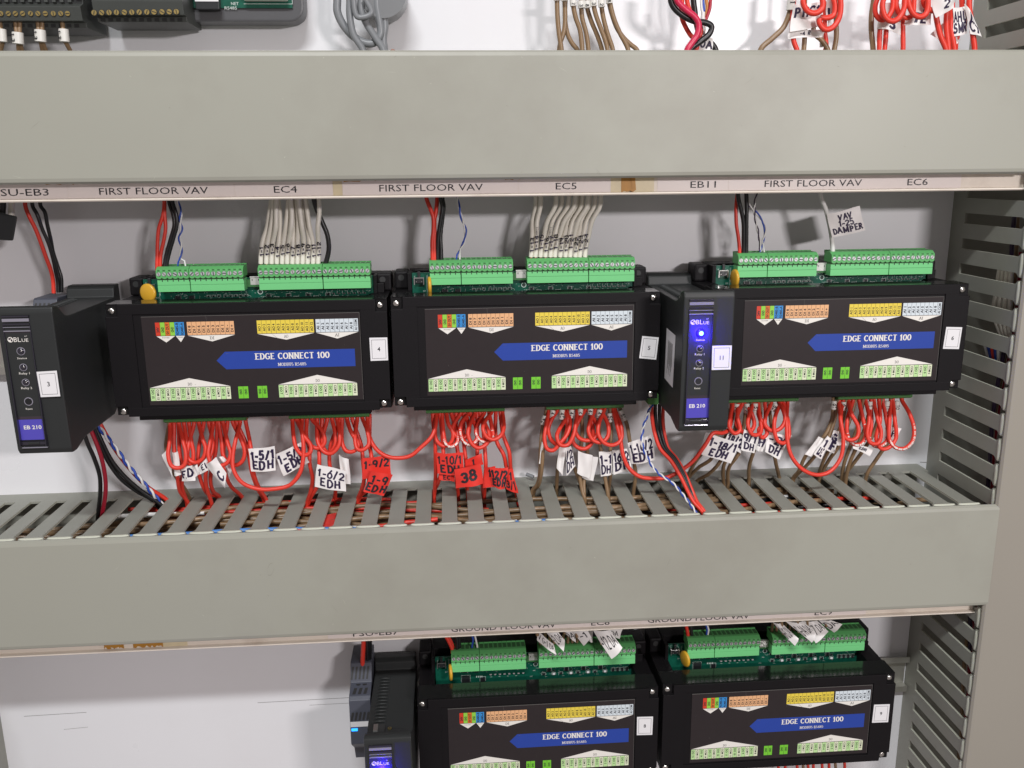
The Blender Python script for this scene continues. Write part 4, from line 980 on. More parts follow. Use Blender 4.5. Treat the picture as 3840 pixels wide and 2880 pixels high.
loop([(912, 120), (905, 260), (910, 400), (940, 520), (1020, 620), (1130, 665), (1230, 640), (1310, 540), (1332, 400), (1312, 250), (1300, 108)], zM6, 'long red loop swinging between the two lower blocks of module 6', front=-68)
# drops module 4
D = {}
D['a'] = drop([(218, 210), (218, 440), (235, 560), (250, 680), (268, 800), (340, 905)], zM4, 'leftmost red wire dropping from module 4 into the trunking')
D['b'] = drop([(172, 215), (148, 430), (220, 650), (310, 780), (355, 870)], zM4, 'brown wire behind the leftmost red wires under module 4', 'brown', front=-44)
D['c'] = drop([(258, 210), (268, 460), (292, 600), (288, 760), (330, 900)], zM4, 'red wire dropping beside the tag at the left of module 4', front=-50)
D['d'] = drop([(480, 205), (440, 400), (430, 600), (465, 740), (520, 830), (605, 850)], zM4, 'red wire curving right into the third slot under module 4', front=-50)
D['e'] = drop([(525, 205), (560, 400), (505, 600), (500, 740), (550, 915)], zM4, 'red wire falling straight into the third slot under module 4', front=-57)
D['f'] = drop([(600, 200), (585, 450), (540, 680), (560, 800), (620, 860)], zM4, 'red wire partly behind the curled white tag under module 4', front=-48)
D['g'] = drop([(690, 198), (655, 450), (670, 640), (720, 760), (820, 860)], zM4, 'red wire curving right to the fifth slot under module 4', front=-52)
D['h'] = drop([(850, 190), (880, 330), (897, 430), (920, 640), (970, 780), (1035, 885)], zM4, 'red wire holding the white tag 1-5/1 EDH near the long loop of module 4', front=-54)
D['i'] = drop([(770, 196), (860, 400), (905, 640), (960, 790), (1010, 875)], zM4, 'red wire just behind the one with tag 1-5/1 EDH', front=-48)
D['j'] = drop([(1300, 176), (1410, 420), (1415, 560), (1440, 690), (1425, 800), (1395, 895)], zM4, 'red wire with white print left of the tag 1-6/2 EDH', front=-50)
D['k'] = drop([(1525, 172), (1500, 400), (1500, 560), (1490, 740), (1410, 890)], zM4, 'red wire running through the big white tag 1-6/2 EDH low in front', front=-55)
D['l'] = drop([(1685, 168), (1600, 400), (1590, 560), (1640, 740), (1640, 850)], zM4, 'red wire behind the tag 1-6/2 EDH', front=-50)
D['m'] = drop([(1790, 164), (1870, 400), (1885, 540), (1895, 700), (1870, 800), (1840, 870)], zM4, 'red wire running through the upper red tag under module 4', front=-52)
D['n'] = drop([(1945, 158), (1945, 400), (1962, 520), (1942, 680), (1920, 790), (1855, 860)], zM4, 'red wire running through the lower red tag under module 4', front=-58)
F = lambda k, quad, y, lines, **kw: flag(D[k], [zM4(*q) for q in quad], y, lines, **kw)
F('b', [(150, 440), (170, 452), (210, 685), (112, 482)], -50, [''], bend=1)
F('a', [(200, 462), (252, 455), (284, 660), (225, 668)], -56.5, [''])
F('c', [(285, 600), (385, 570), (405, 712), (283, 714)], -57.5, ['ED'], dy=(0, -1, -1, 0))
F('d', [(388, 590), (430, 560), (440, 660), (395, 672)], -56, [''])
F('f', [(430, 595), (520, 500), (560, 600), (440, 655)], -57, ['EI'])
F('e', [(497, 575), (590, 500), (680, 640), (668, 782)], -62, ['', 'C'], bend=3)
F('g', [(612, 500), (650, 490), (735, 600), (712, 685)], -55, [''])
F('h', [(872, 432), (1105, 405), (1118, 622), (900, 632)], -57, ['1-5/1', 'EDH'], bend=1.4)
F('j', [(1105, 482), (1335, 376), (1415, 548), (1188, 668)], -54, ['1-5/2', 'EDH'], bend=1.4)
F('l', [(1675, 480), (1762, 522), (1776, 745), (1690, 722)], -56, [''])
F('k', [(1482, 562), (1735, 622), (1732, 808), (1456, 765)], -61, ['1-6/2', 'EDH'], bend=2)
F('m', [(1878, 512), (2115, 482), (2138, 665), (1882, 695)], -58, ['1-9/2', '..'], m=M_tagr, ink=M_ink)
F('n', [(1962, 620), (2152, 658), (2068, 845), (1888, 803)], -64, ['1-9', 'EDH'], m=M_tagr, ink=M_ink)
# drops module 5
D5 = {}
D5['a'] = drop([(290, 150), (292, 400), (296, 640), (285, 820)], zM5, 'leftmost red wire dropping from module 5 into the trunking', front=-52)
D5['b'] = drop([(330, 150), (355, 400), (358, 560), (320, 720), (288, 800)], zM5, 'second red wire from the left dropping from module 5')
D5['c'] = drop([(465, 150), (470, 400), (488, 560), (470, 700), (480, 800)], zM5, 'third red wire from the left dropping from module 5', front=-50)
D5['d'] = drop([(530, 150), (530, 400), (548, 560), (545, 700), (560, 790)], zM5, 'red wire running behind the red tag 38', front=-52)
D5['e'] = drop([(640, 148), (640, 440), (645, 560), (672, 700), (690, 800)], zM5, 'red wire holding the frontmost red tag, which reads 38', front=-55)
D5['f'] = drop([(680, 146), (700, 400), (712, 590), (705, 700), (700, 815)], zM5, 'red wire running through the red tag on the right of 38', front=-57)
D5['g'] = drop([(795, 142), (800, 380), (860, 500), (885, 610), (925, 730), (960, 800)], zM5, 'red wire with white print running through the tag 12/2', front=-50)
D5['h'] = drop([(830, 140), (858, 340), (905, 470), (918, 610), (945, 740), (965, 800)], zM5, 'rightmost red wire dropping from the left block of module 5', front=-54)
F5 = lambda k, quad, y, lines, **kw: flag(D5[k], [zM5(*q) for q in quad], y, lines, m=M_tagr, ink=M_ink, **kw)
F5('b', [(310, 600), (450, 610), (452, 720), (326, 700)], -58, ['', 'EC'])
F5('a', [(303, 480), (525, 480), (530, 668), (308, 655)], -60, ['1-10/1', 'EDH'])
F5('c', [(540, 540), (675, 482), (692, 575), (548, 625)], -58, ['1'])
F5('e', [(452, 622), (672, 565), (690, 735), (465, 780)], -66, ['38'], bend=2.5)
F5('f', [(698, 600), (790, 592), (800, 760), (688, 772)], -60, ['1', ''])
F5('g', [(745, 605), (900, 598), (870, 780), (770, 765)], -64, ['12/2', 'EDH'], bend=2.5, dy=(0, 0, -2, 0))
F5('h', [(888, 610), (935, 612), (980, 820), (878, 782)], -62, ['1', '3/1'])
brd = 'brown wires under module 5'
D5['p'] = drop([(1215, 122), (1178, 300), (1165, 480), (1160, 650), (1140, 740), (1095, 800)], zM5, 'leftmost brown wire under module 5', 'brown', front=-46, group=brd)
D5['q'] = drop([(1260, 120), (1200, 320), (1180, 560), (1170, 660), (1150, 750), (1115, 790)], zM5, 'second brown wire from the left under module 5', 'brown', front=-50, group=brd)
D5['r'] = drop([(1345, 118), (1356, 280), (1345, 400), (1312, 560), (1300, 750)], zM5, 'brown wire behind the narrow tag under the second ferrule of module 5', 'brown', front=-46, group=brd)
D5['s'] = drop([(1425, 116), (1410, 400), (1440, 580), (1480, 690), (1520, 800)], zM5, 'brown wire slanting right behind the tag with EDH under module 5', 'brown', front=-46, group=brd)
D5['t'] = drop([(1500, 114), (1512, 300), (1500, 440), (1490, 650), (1510, 790), (1530, 855)], zM5, 'brown wire under the blank tag of module 5', 'brown', front=-47, group=brd)
D5['u'] = drop([(1580, 112), (1555, 400), (1550, 560), (1525, 720), (1528, 850)], zM5, 'brown wire right behind the blank tag of module 5', 'brown', front=-44, group=brd)
D5['v'] = drop([(1655, 110), (1655, 400), (1670, 480), (1700, 680), (1728, 845)], zM5, 'brown wire running through the white tag just left of the one reading 16/2', 'brown', front=-47, group=brd)
D5['w'] = drop([(1742, 108), (1750, 300), (1745, 460), (1745, 660), (1732, 780)], zM5, 'brown wire holding the white tag reading 16/2 DH', 'brown', front=-49, group=brd)
D5['x'] = drop([(1822, 106), (1880, 240), (1905, 380), (1940, 560), (1955, 660), (1938, 800)], zM5, 'rightmost brown wire, carrying the tag 1-16/2 EDH', 'brown', front=-49, group=brd)
for k, pts, t_ in (('p', [(1202, 175), (1180, 250)], '42'), ('q', [(1268, 130), (1258, 195)], '44'), ('r', [(1345, 125), (1338, 205)], '45'), ('s', [(1424, 125), (1418, 195)], '46'), ('t', [(1498, 120), (1492, 172)], '4'),
                   ('u', [(1580, 120), (1576, 168)], '48'), ('v', [(1655, 125), (1650, 195)], '49'), ('w', [(1738, 155), (1742, 228)], '50'), ('x', [(1830, 130), (1865, 215)], '51')):
    pp = px_path([zM5(*pts[0]), zM5(*pts[1])], [-46.5, -48]); sleeve(D5[k], pp, 0, 1, 2.15, t_)
F6 = lambda k, quad, y, lines, **kw: flag(D5[k], [zM5(*q) for q in quad], y, lines, **kw)
F6('p', [(1178, 390), (1198, 400), (1190, 575), (1150, 572)], -50, [''], bend=.5)
F6('r', [(1318, 428), (1372, 438), (1350, 672), (1300, 610)], -50, [''], bend=.5)
F6('s', [(1370, 440), (1418, 428), (1458, 592), (1384, 672)], -50, ['/2', 'DH'], bend=.5)
F6('t', [(1480, 465), (1600, 505), (1570, 700), (1470, 650)], -52, [''], bend=1)
F6('u', [(1500, 490), (1645, 520), (1605, 718), (1515, 690)], -49, [''], bend=.5)
F6('v', [(1652, 476), (1762, 466), (1750, 662), (1665, 682)], -51, ['1-1', 'DH'], bend=1)
F6('w', [(1762, 462), (1885, 448), (1925, 630), (1772, 660)], -53, ['16/2', 'DH'], bend=1)
F6('x', [(1888, 402), (2080, 330), (2122, 545), (1925, 578)], -53, ['1-16/2', 'EDH'], bend=1)
# drops module 6
D6 = {}; brd6 = 'brown wires under module 6'
D6['a'] = drop([(515, 118), (470, 320), (340, 540), (240, 610), (140, 692)], zM6, 'brown wire slanting left behind the tag 1-18/1 EDH, upper one', 'brown', front=-46, group=brd6)
D6['b'] = drop([(545, 118), (500, 380), (400, 570), (320, 655), (228, 715)], zM6, 'brown wire slanting left from the lower corner of the tag 1-18/1 EDH', 'brown', front=-50, group=brd6)
D6['c'] = drop([(500, 118), (400, 340), (260, 510), (190, 610), (135, 685)], zM6, 'leftmost brown wire beside the gateway cables under module 6', 'brown', front=-44, group=brd6)
D6['d'] = drop([(600, 116), (560, 380), (440, 570), (425, 640), (430, 725)], zM6, 'brown wire, left of the two meeting right of the tag 1-18/1 EDH', 'brown', front=-46, group=brd6)
D6['e'] = drop([(640, 116), (600, 360), (540, 510), (470, 610), (462, 728)], zM6, 'brown wire, right of the two meeting right of the tag 1-18/1 EDH', 'brown', front=-50, group=brd6)
D6['f'] = drop([(710, 116), (700, 360), (660, 480), (625, 590), (620, 708)], zM6, 'brown wire falling straight under the tag H of module 6', 'brown', front=-48, group=brd6)
D6['g'] = drop([(1255, 106), (1245, 250), (1190, 370), (1050, 520), (1000, 630), (950, 695)], zM6, 'brown wire with a ferrule left of the long loop, first of the right group', 'brown', front=-48, group=brd6)
D6['h'] = drop([(1290, 106), (1260, 270), (1215, 390), (1120, 520), (1040, 610), (960, 692)], zM6, 'second brown wire of the right group under module 6', 'brown', front=-50, group=brd6)
D6['i'] = drop([(1350, 106), (1320, 280), (1225, 470), (1170, 590), (1145, 680)], zM6, 'third brown wire of the right group under module 6', 'brown', front=-46, group=brd6)
D6['j'] = drop([(1420, 106), (1370, 280), (1295, 450), (1220, 560), (1155, 685)], zM6, 'fourth brown wire of the right group under module 6', 'brown', front=-48, group=brd6)
D6['k'] = drop([(1480, 106), (1440, 300), (1380, 460), (1335, 590), (1320, 700)], zM6, 'fifth brown wire of the right group under module 6', 'brown', front=-46, group=brd6)
D6['l'] = drop([(1540, 106), (1500, 300), (1425, 470), (1375, 590), (1350, 712)], zM6, 'sixth brown wire of the right group under module 6', 'brown', front=-49, group=brd6)
D6['m'] = drop([(1620, 106), (1560, 350), (1475, 490), (1400, 590), (1330, 690)], zM6, 'rightmost brown wire of the right group under module 6', 'brown', front=-46, group=brd6)
for k, pts, t_ in (('a', [(528, 130), (524, 195)], '53'), ('d', [(605, 128), (602, 200)], '56'), ('e', [(668, 126), (664, 200)], '57'), ('f', [(820, 130), (795, 185)], '62'), ('g', [(1262, 108), (1256, 172)], '61'),
                   ('h', [(1335, 115), (1328, 180)], '62'), ('k', [(1532, 112), (1528, 170)], '1'), ('l', [(1662, 108), (1655, 200)], '11'), ('m', [(1738, 108), (1728, 195)], '10')):
    pp = px_path([zM6(*pts[0]), zM6(*pts[1])], [-46, -47]); sleeve(D6[k], pp, 0, 1, 2.15, t_)
F7 = lambda k, quad, y, lines, **kw: flag(D6[k], [zM6(*q) for q in quad], y, lines, **kw)
F7('d', [(475, 320), (580, 372), (560, 505), (430, 430)], -54, ['18/2'], bend=1)
F7('c', [(300, 345), (372, 350), (300, 480), (255, 450)], -54, [''], bend=.5)
F7('b', [(332, 355), (548, 425), (482, 577), (263, 508)], -60, ['1-18/1', 'EDH'], bend=2)
F7('e', [(585, 318), (695, 368), (660, 503), (560, 478)], -57, ['9/1', 'DH'], bend=1)
F7('f', [(690, 355), (768, 372), (725, 493), (668, 472)], -55, ['H'], bend=1)
b_ = drop([(770, 118), (790, 300), (800, 420), (820, 560), (850, 690)], zM6, 'brown wire hidden behind the tag with 20 under module 6', 'brown', front=-44, group=brd6)
flag(b_, [zM6(*q) for q in [(775, 345), (945, 368), (842, 546), (738, 492)]], -56, ['-20', 'DH'], bend=1.5)
F7('g', [(1145, 376), (1182, 390), (1100, 525), (1042, 515)], -52, ['XX'], bend=.5)
F7('h', [(1212, 370), (1242, 392), (1168, 550), (1110, 510)], -54, ['1', 'E'], bend=.5)
F7('i', [(1262, 330), (1302, 335), (1265, 502), (1200, 480)], -53, ['G', 'E'], bend=.5)
F7('j', [(1290, 390), (1380, 395), (1350, 445), (1285, 440)], -52, ['E'], bend=.5)
F7('m', [(1400, 430), (1562, 468), (1530, 522), (1405, 462)], -56, ['EDH'], bend=.5)
b_ = drop([(1690, 104), (1720, 260), (1690, 380), (1600, 520), (1520, 640), (1500, 700)], zM6, 'brown wire behind the far right loops of module 6', 'brown', front=-42, group=brd6)
flag(b_, [zM6(*q) for q in [(1660, 290), (1770, 318), (1742, 378), (1600, 430)]], -50, ['1H'], bend=.5)
# gateway leads going down
def lead2(pts, f, r, m, label, ys, z=-155):
    P = [f(*p) for p in pts]; end = at(P[-1][0], P[-1][1], z=z - .5); end.y = min(-21, max(-94, end.y))
    n = len(P); yy = [ys[0] + (ys[1] - ys[0]) * i / (n - 1) for i in range(n - 1)]
    path = px_path(P[:-1], yy) + [end]
    # blend depth to the slot
    for i in range(n - 1):
        t = (i / (n - 1)) ** 1.6; y = yy[i] * (1 - t) + end.y * t; path[i] = at(P[i][0], P[i][1], y=y)
    d = (path[-1] - path[-2]).normalized()
    return path + [end + Vector((d.x * 8, 1, -10)), end + Vector((d.x * 18, 2, -18))]
wire('wire', lead2([(545, 1150), (570, 1220), (610, 1310), (645, 1420), (650, 1530), (638, 1650)], zK4, 0, 0, 0, (-60, -60)), 1.6, 'black', 'black lead on the far left dropping from gateway 3 into the trunking')
wire('wire', lead2([(585, 1120), (635, 1240), (670, 1360), (685, 1480), (680, 1570), (665, 1655)], zK4, 0, 0, 0, (-56, -56)), 1.6, 'dred', 'crimson lead beside the black one dropping from gateway 3')
wire('wire', lead2([(610, 1090), (660, 1200), (720, 1320), (800, 1420), (900, 1510), (1040, 1610)], zK4, 0, 0, 0, (-46, -50)), 1.6, 'black', 'black lead curving right from gateway 3, upper of the pair')
wire('wire', lead2([(600, 1090), (645, 1215), (700, 1330), (780, 1440), (880, 1520), (1000, 1590)], zK4, 0, 0, 0, (-50, -52)), 1.6, 'black', 'black lead curving right from gateway 3, lower of the pair')
wire('wire', lead2([(650, 1090), (700, 1180), (780, 1300), (870, 1410), (960, 1500), (1080, 1580)], zK4, 0, 0, 0, (-42, -48)), 1.7, 'red', 'red lead curving right from gateway 3 beside the twisted pair')
twisted(lead2([(625, 1090), (690, 1170), (760, 1260), (840, 1370), (920, 1460), (980, 1530), (1045, 1605)], zK4, 0, 0, 0, (-46, -50)), 'blue and white twisted pair curving right from gateway 3', 'blue', 'white', .95, 15)
zE = Zs((1920, 1700), .43400)
for k, (o, m, r, nm) in enumerate((((0, 0), 'red', 1.5, 'red lead, outermost of the bundle from gateway 11'), ((16, -6), 'black', 1.4, 'black lead, left of the bundle from gateway 11'),
                               ((34, -4), 'black', 1.4, 'black lead, right of the bundle from gateway 11'), ((50, 0), 'red', 1.4, 'inner red lead of the bundle from gateway 11'))):
    q = [zM5(*p) for p in [(2085, 85), (2092, 200), (2115, 330), (2160, 450)]] + [zE(*p) for p in [(1370, 60), (1450, 190), (1520, 330), (1570, 420), (1640, 500)]]
    q = [(p[0] + o[0] * (.9 - .09 * i), p[1] + o[1]) for i, p in enumerate(q)]
    wire('wire', lead2(q, lambda a, b: (a, b), 0, 0, 0, (-56 + k * 2, -66 + k * 2)), r, m, nm)
q = [zM5(*p) for p in [(2095, 75), (2055, 160), (2015, 290), (2008, 400), (2050, 520), (2120, 630)]] + [zE(*p) for p in [(1290, 190), (1390, 260), (1470, 350), (1540, 440), (1590, 515)]]
twisted(lead2(q, lambda a, b: (a, b), 0, 0, 0, (-60, -72)), 'blue and white twisted pair hanging from gateway 11 in front of the tag 1-16/2', 'blue', 'white', .65, 11)

# --- bundle inside the middle duct
R = random.Random(11)
def inner(x0, x1, y, z, r, m, label, group, amp=5, name='wire'):
    R.seed(int(x0 * 7 + y * 13 + z * 31))
    n = max(6, int((x1 - x0) / 26)); pts = []; ph = R.uniform(0, 6); ph2 = R.uniform(0, 6)
    for i in range(n + 1):
        x = x0 + (x1 - x0) * i / n
        pts.append((x, max(-90, min(-22, y + amp * (math.sin(x / 60 + ph) + .6 * math.sin(x / 27 + ph2)) + R.uniform(-1, 1))), z - 1.5 + 2.4 * math.sin(x / 48 + ph2)))
    wire(name, pts, r, m, label, group, n=8, seg=4)
gi = 'brown wires lying in the middle trunking'; li = 'brown wire lying along the inside of the middle trunking'
for k in range(13): inner(-165 + R.uniform(-60, 40), 320 + R.uniform(-60, 40), -37 - k * 4.1, -159.5 - (k * 7 % 5) * 1.7, 1.95, ('brown', 'brown2')[k % 2], li, gi, 7)
for k in range(9): inner(-300, 380 + R.uniform(-40, 60), -30 - k * 6.6, -168 - (k % 3) * 2, 2.1, ('brown2', 'brown')[k % 2], li, gi, 9)
for k in range(6): inner(-215 + k * 14, -60 + k * 26, -24 - k * 3.4, -159.5 - R.uniform(0, 3), 1.6, 'red', 'red wire lying at the back of the middle trunking under module 4', 'red wires lying in the middle trunking', 2.5)
for k in range(2): inner(150 - k * 10, 380, -62 - k * 20, -161, 1.6, 'red', 'red wire lying in the middle trunking under module 6', 'red wires in the trunking under module 6', 2)
inner(-215, -150, -44, -160, 1.7, 'white', 'white wire in the left end of the middle trunking', None, 2)
inner(-70, 90, -76, -161, 1.5, 'white', 'white wire among the brown ones in the middle trunking', None, 3)
inner(235, 312, -46, -160, 1.7, 'white', 'white wire in the middle trunking below module 6', None, 2)
for k, (xa, xb) in enumerate(((-205, -150), (-140, -60), (-20, 30), (60, 110))): inner(xa, xb, -86 + k * 2, -159, 1.9, 'red', 'short red length in the front of the middle trunking', 'red lengths in the front of the middle trunking', 4)
inner(-210, 125, -87.5, -158.6, 2.0, 'lblue', 'sky blue wire along the front of the middle trunking', None, 1)
for k in range(3): inner(180, 400, -50 - k * 14, -163, 1.6, 'black', 'black wire in the middle trunking below module 6', 'black wires in the trunking below module 6', 6)
for k in range(3): inner(-300, -130, -52 - k * 9, -172, 1.7, 'black', 'black wire in the left end of the middle trunking', 'black wires in the middle trunking', 4)
for x, y in ((420, -60), (428, -70)): inner(x - 60, x + 24, y, -182, 1.5, 'orange', 'amber wire deep in the right end of the middle trunking', 'amber wires in the trunking', 3)
for k in range(13): inner(-300, 430, -24 - k * 5.4, -180 - (k % 3) * 3, 2.6, ('brown', 'black', 'dred')[k % 3], 'dark wire added deep in the middle trunking to shade its gaps', 'dark wires added deep in the middle trunking', 6)  # added dark wires, filling the pale depth so the finger gaps look shaded
inner(440, 470, -88, -160, 1.7, 'red', 'short red wire crossing from the middle trunking to the upright one', None, 1)
b = MB(); q = [at(1240 + dx, 1975 + dy, y=-74) for dx, dy in ((-4, -52), (42, -62), (36, -8), (-14, 0))]
q = [Vector((v.x, v.y, v.z + 0)) for v in q]; q = [at(px, py, z=-158.2) for px, py in ((1218, 1932), (1262, 1922), (1250, 1975), (1206, 1980))]
b.add(q + [v - Vector((0, 0, .4)) for v in q], [(0, 1, 2, 3), (4, 5, 6, 7)], M_tagr); tag(b.build('loose_tag', None, q[0]), 'shiny red tag lying inside the middle trunking below module 4', 'tag')
# --- inside the right duct
gv = 'wires inside the upright trunking'
for k, (x, y, m, z0, z1) in enumerate([(468, -92, 'brown', -400, 70), (474, -86, 'violet', -400, 70), (480, -80, 'brown', -400, 70), (486, -74, 'dred', -400, 60), (492, -68, 'brown', -400, 60), (470, -60, 'violet', -300, 60), (478, -50, 'brown', -420, 60),
                                       (486, -42, 'dred', -420, 30), (494, -56, 'brown', -420, 30), (500, -34, 'violet', -420, 40)]):
    pts = [(x + 3 * math.sin(i * .9 + k), y + 2.5 * math.cos(i * .7 + k), z1 + (z0 - z1) * i / 16) for i in range(17)]
    wire('wire', pts, 1.7, m, 'dim wire running down inside the upright trunking', gv, seg=3)
for k in range(4):
    q = [(3760 + k * 13, 960), (3746 + k * 15, 1025), (3738 + k * 17, 1090), (3726 + k * 20, 1165), (3748 + k * 12, 1240), (3775 + k * 8, 1300)]
    pts = [at(a, b_, x=459 + (i * 1.2 if i < 4 else 8)) for i, (a, b_) in enumerate(q)]
    wire('cable', pts, 1.75, 'cream', ORD[k] + ' cream cable from the left behind the upper fingers of the upright trunking', 'cream cables inside the upright trunking')
for k, m in enumerate(('white', 'blue', 'red', 'blue', 'white')):
    pts = [at(3692 + k * 13, 1290, x=460), at(3700 + k * 11, 1320, x=460), at(3708 + k * 9, 1350, x=461), at(3712 + k * 7, 1400, x=464)]
    wire('wire', pts, 1.2, m, ORD[k] + ' wire, ' + m + ', of the small bundle behind the upright fingers right of sticker 6', 'small coloured bundle in the upright trunking')
# stub, crumb
p0, p1 = at(1974, 1778, y=-9), at(2001, 1789, y=-12)
b = MB(); b.tube([p0, p1], 1.6, WC['grey'], 10); b.tube([p1, p1 + (p1 - p0).normalized() * .1], 1.0, M_slot, 8)
o = b.build('cable_offcut', None, p0); tag(o, 'short dark cable offcut lying on the back edge of the middle trunking', 'offcut')

# ================================================================== BOTTOM ROW FEEDS AND TAGS
zF = Zs((1540, 2380), .22604); zG = Zs((1900, 2300), .24864); zH = Zs((2560, 1920), .57866); zI = Zs((1300, 2380), .3015)
def bt(pts, f, y=-44, r=1.5, m='red', label='', cat='wire'):
    P = px_path([f(*p) for p in pts], y); P = [P[0] + Vector((0, 0, 25))] + P + [P[-1] + Vector((0, 0, -3))]
    return wire('wire', P, r, m, label)
bt([(560, -20), (620, 90), (690, 250)], zF, -45, 1.5, 'red', 'red feed wire, left of the two slanting into module 8')
bt([(600, -20), (655, 90), (712, 240)], zF, -42, 1.5, 'red', 'red feed wire, right of the two slanting into module 8')
bt([(740, -20), (770, 90), (770, 235)], zF, -45, 1.4, 'black', 'black feed wire, left of the pair entering module 8')
bt([(800, -20), (805, 90), (810, 225)], zF, -43, 1.4, 'black', 'black feed wire, right of the pair entering module 8')
bt([(1010, -20), (1035, 80), (1018, 190)], zF, -44, .8, 'blue', 'thin blue wire entering module 8')
bt([(1060, -20), (1080, 80), (1105, 200)], zF, -44, .8, 'white', 'thin white wire entering module 8')
bt([(20, 725), (28, 760), (35, 805)], zH, -44, 1.5, 'red', 'red feed wire entering module 9')
bt([(50, 725), (55, 760), (58, 790)], zH, -44, 1.4, 'black', 'black feed wire entering module 9')
bt([(150, 725), (158, 760), (153, 800)], zH, -44, .8, 'blue', 'thin blue wire entering module 9')
bt([(158, 725), (168, 765), (162, 800)], zH, -44, .8, 'white', 'thin white wire entering module 9')
bt([(210, 30), (205, 200), (198, 340), (203, 425)], zI, [-40, -38, -36, -34], 1.9, 'red', 'red lead entering the power supply in the bottom row')
bt([(262, 35), (262, 200), (266, 340), (270, 430)], zI, [-40, -36, -32, -30], 1.9, 'black', 'black lead, left of the pair entering the bottom power supply')
bt([(290, 35), (288, 200), (285, 340), (288, 425)], zI, [-40, -34, -30, -26], 1.7, 'black', 'black lead, right of the pair entering the bottom power supply')
for mod, base, nm in ((8, 87.0, 'brown wire going into an AO terminal of module 8'), (9, 87.0, 'brown wire going into an AO terminal of module 9')):
    mx, mz = MODS[mod]
    for i in range(11):
        x = mx + base + (i + .5) * 3.81
        wire('wire', [(x + 3 * math.sin(i * 2), -52, mz + 44), (x + 1.5 * math.sin(i * 3), -48, mz + 32), (x, -44, mz + 24), (x, -43.5, mz + 17)], 1.25, 'brown', nm, nm.replace('wire going', 'wires going'), seg=4)
def ptag(f, quad, y, txt, label, bend=1.5, dy=(0, 0, 0, 0)):
    c_ = at(*f(*quad[0]), y=y)
    stem = MB(); top = (c_ + at(*f(*quad[3]), y=y)) / 2; stem.tube([top + Vector((-2, 2, 14)), top + Vector((-1, 1, 5)), top], 1.3, WC['brown'], 8)
    o = stem.build('tagged_wire', None, top); o['_org'] = tuple(top); tag(o, label, 'tagged wire')
    flag(o, [f(*q) for q in quad], y, [txt], bend=bend, hand=False, ink=M_ink, dy=dy, name='printed_tag'); return o
ptag(zG, [(455, 260), (490, 260), (750, 500), (730, 630)][:0] or [(470, 262), (700, 455), (752, 625), (462, 415)], -60, 'V G-1 DA', 'printed tag G-1 DA drooping over the left of the AO block of module 8', dy=(2, -4, -6, 0))
ptag(zG, [(640, 255), (780, 280), (872, 400), (858, 582)][:0] or [(560, 255), (760, 262), (872, 405), (858, 580)], -62, '-2 DA', 'printed tag G-2 DA pointing down over module 8', dy=(2, 0, -3, -6))
ptag(zG, [(770, 238), (1000, 240), (1048, 440), (980, 380)], -56, 'DA', 'third printed tag from the left over module 8, mostly under the strip')
ptag(zG, [(960, 240), (1200, 240), (1285, 360), (1165, 485)], -58, '-1', 'wide pale tag in the middle of the cluster over module 8')
ptag(zG, [(1180, 240), (1300, 240), (1295, 440), (1230, 410)], -55, '', 'lilac shaded tag left of the tag G-12 DA')
ptag(zG, [(1290, 240), (1560, 250), (1740, 520), (1578, 690)], -66, '-12 DA', 'large printed tag G-12 DA hanging over the screws of module 8', bend=2.5, dy=(2, 2, -4, -4))
ptag(zG, [(1500, 225), (1745, 235), (1700, 388), (1560, 320)], -60, 'DA', 'rightmost printed tag of the cluster over module 8')
ptag(zH, [(580, 715), (640, 720), (748, 820), (725, 868)], -60, 'G-13 DA', 'printed tag G-13 DA, leftmost over module 9', dy=(2, 2, -4, -4))
ptag(zH, [(670, 712), (780, 708), (865, 785), (838, 850)], -62, 'G-14 DA', 'printed tag G-14 DA over module 9', dy=(2, 2, -4, -4))
ptag(zH, [(770, 706), (870, 704), (945, 775), (865, 850)], -60, '-17 DA', 'printed tag beside G-14 DA over module 9', dy=(2, 2, -4, -4))
ptag(zH, [(880, 702), (960, 698), (1032, 725), (980, 782)], -58, 'DA', 'rightmost printed tag of the cluster over module 9')
for i, px in enumerate((600, 650, 720, 765, 790, 830, 880, 930, 965, 1030)):
    a_ = at(2560 + px * .57866, 2905, y=-44); col_ = 'brown' if i in (3, 8) else 'red'
    top = Vector((a_.x, -44, MODS[9][1] - 98)); bot = a_ + Vector(((-1) ** i * 1.5, -6, -20))
    wire('wire', [top, top.lerp(bot, .5) + Vector((0, -4, 0)), bot], 1.3, col_, ('brown' if col_ == 'brown' else 'red') + ' wire just showing below module 9 at the photo edge', 'wires just showing below module 9, ' + col_)

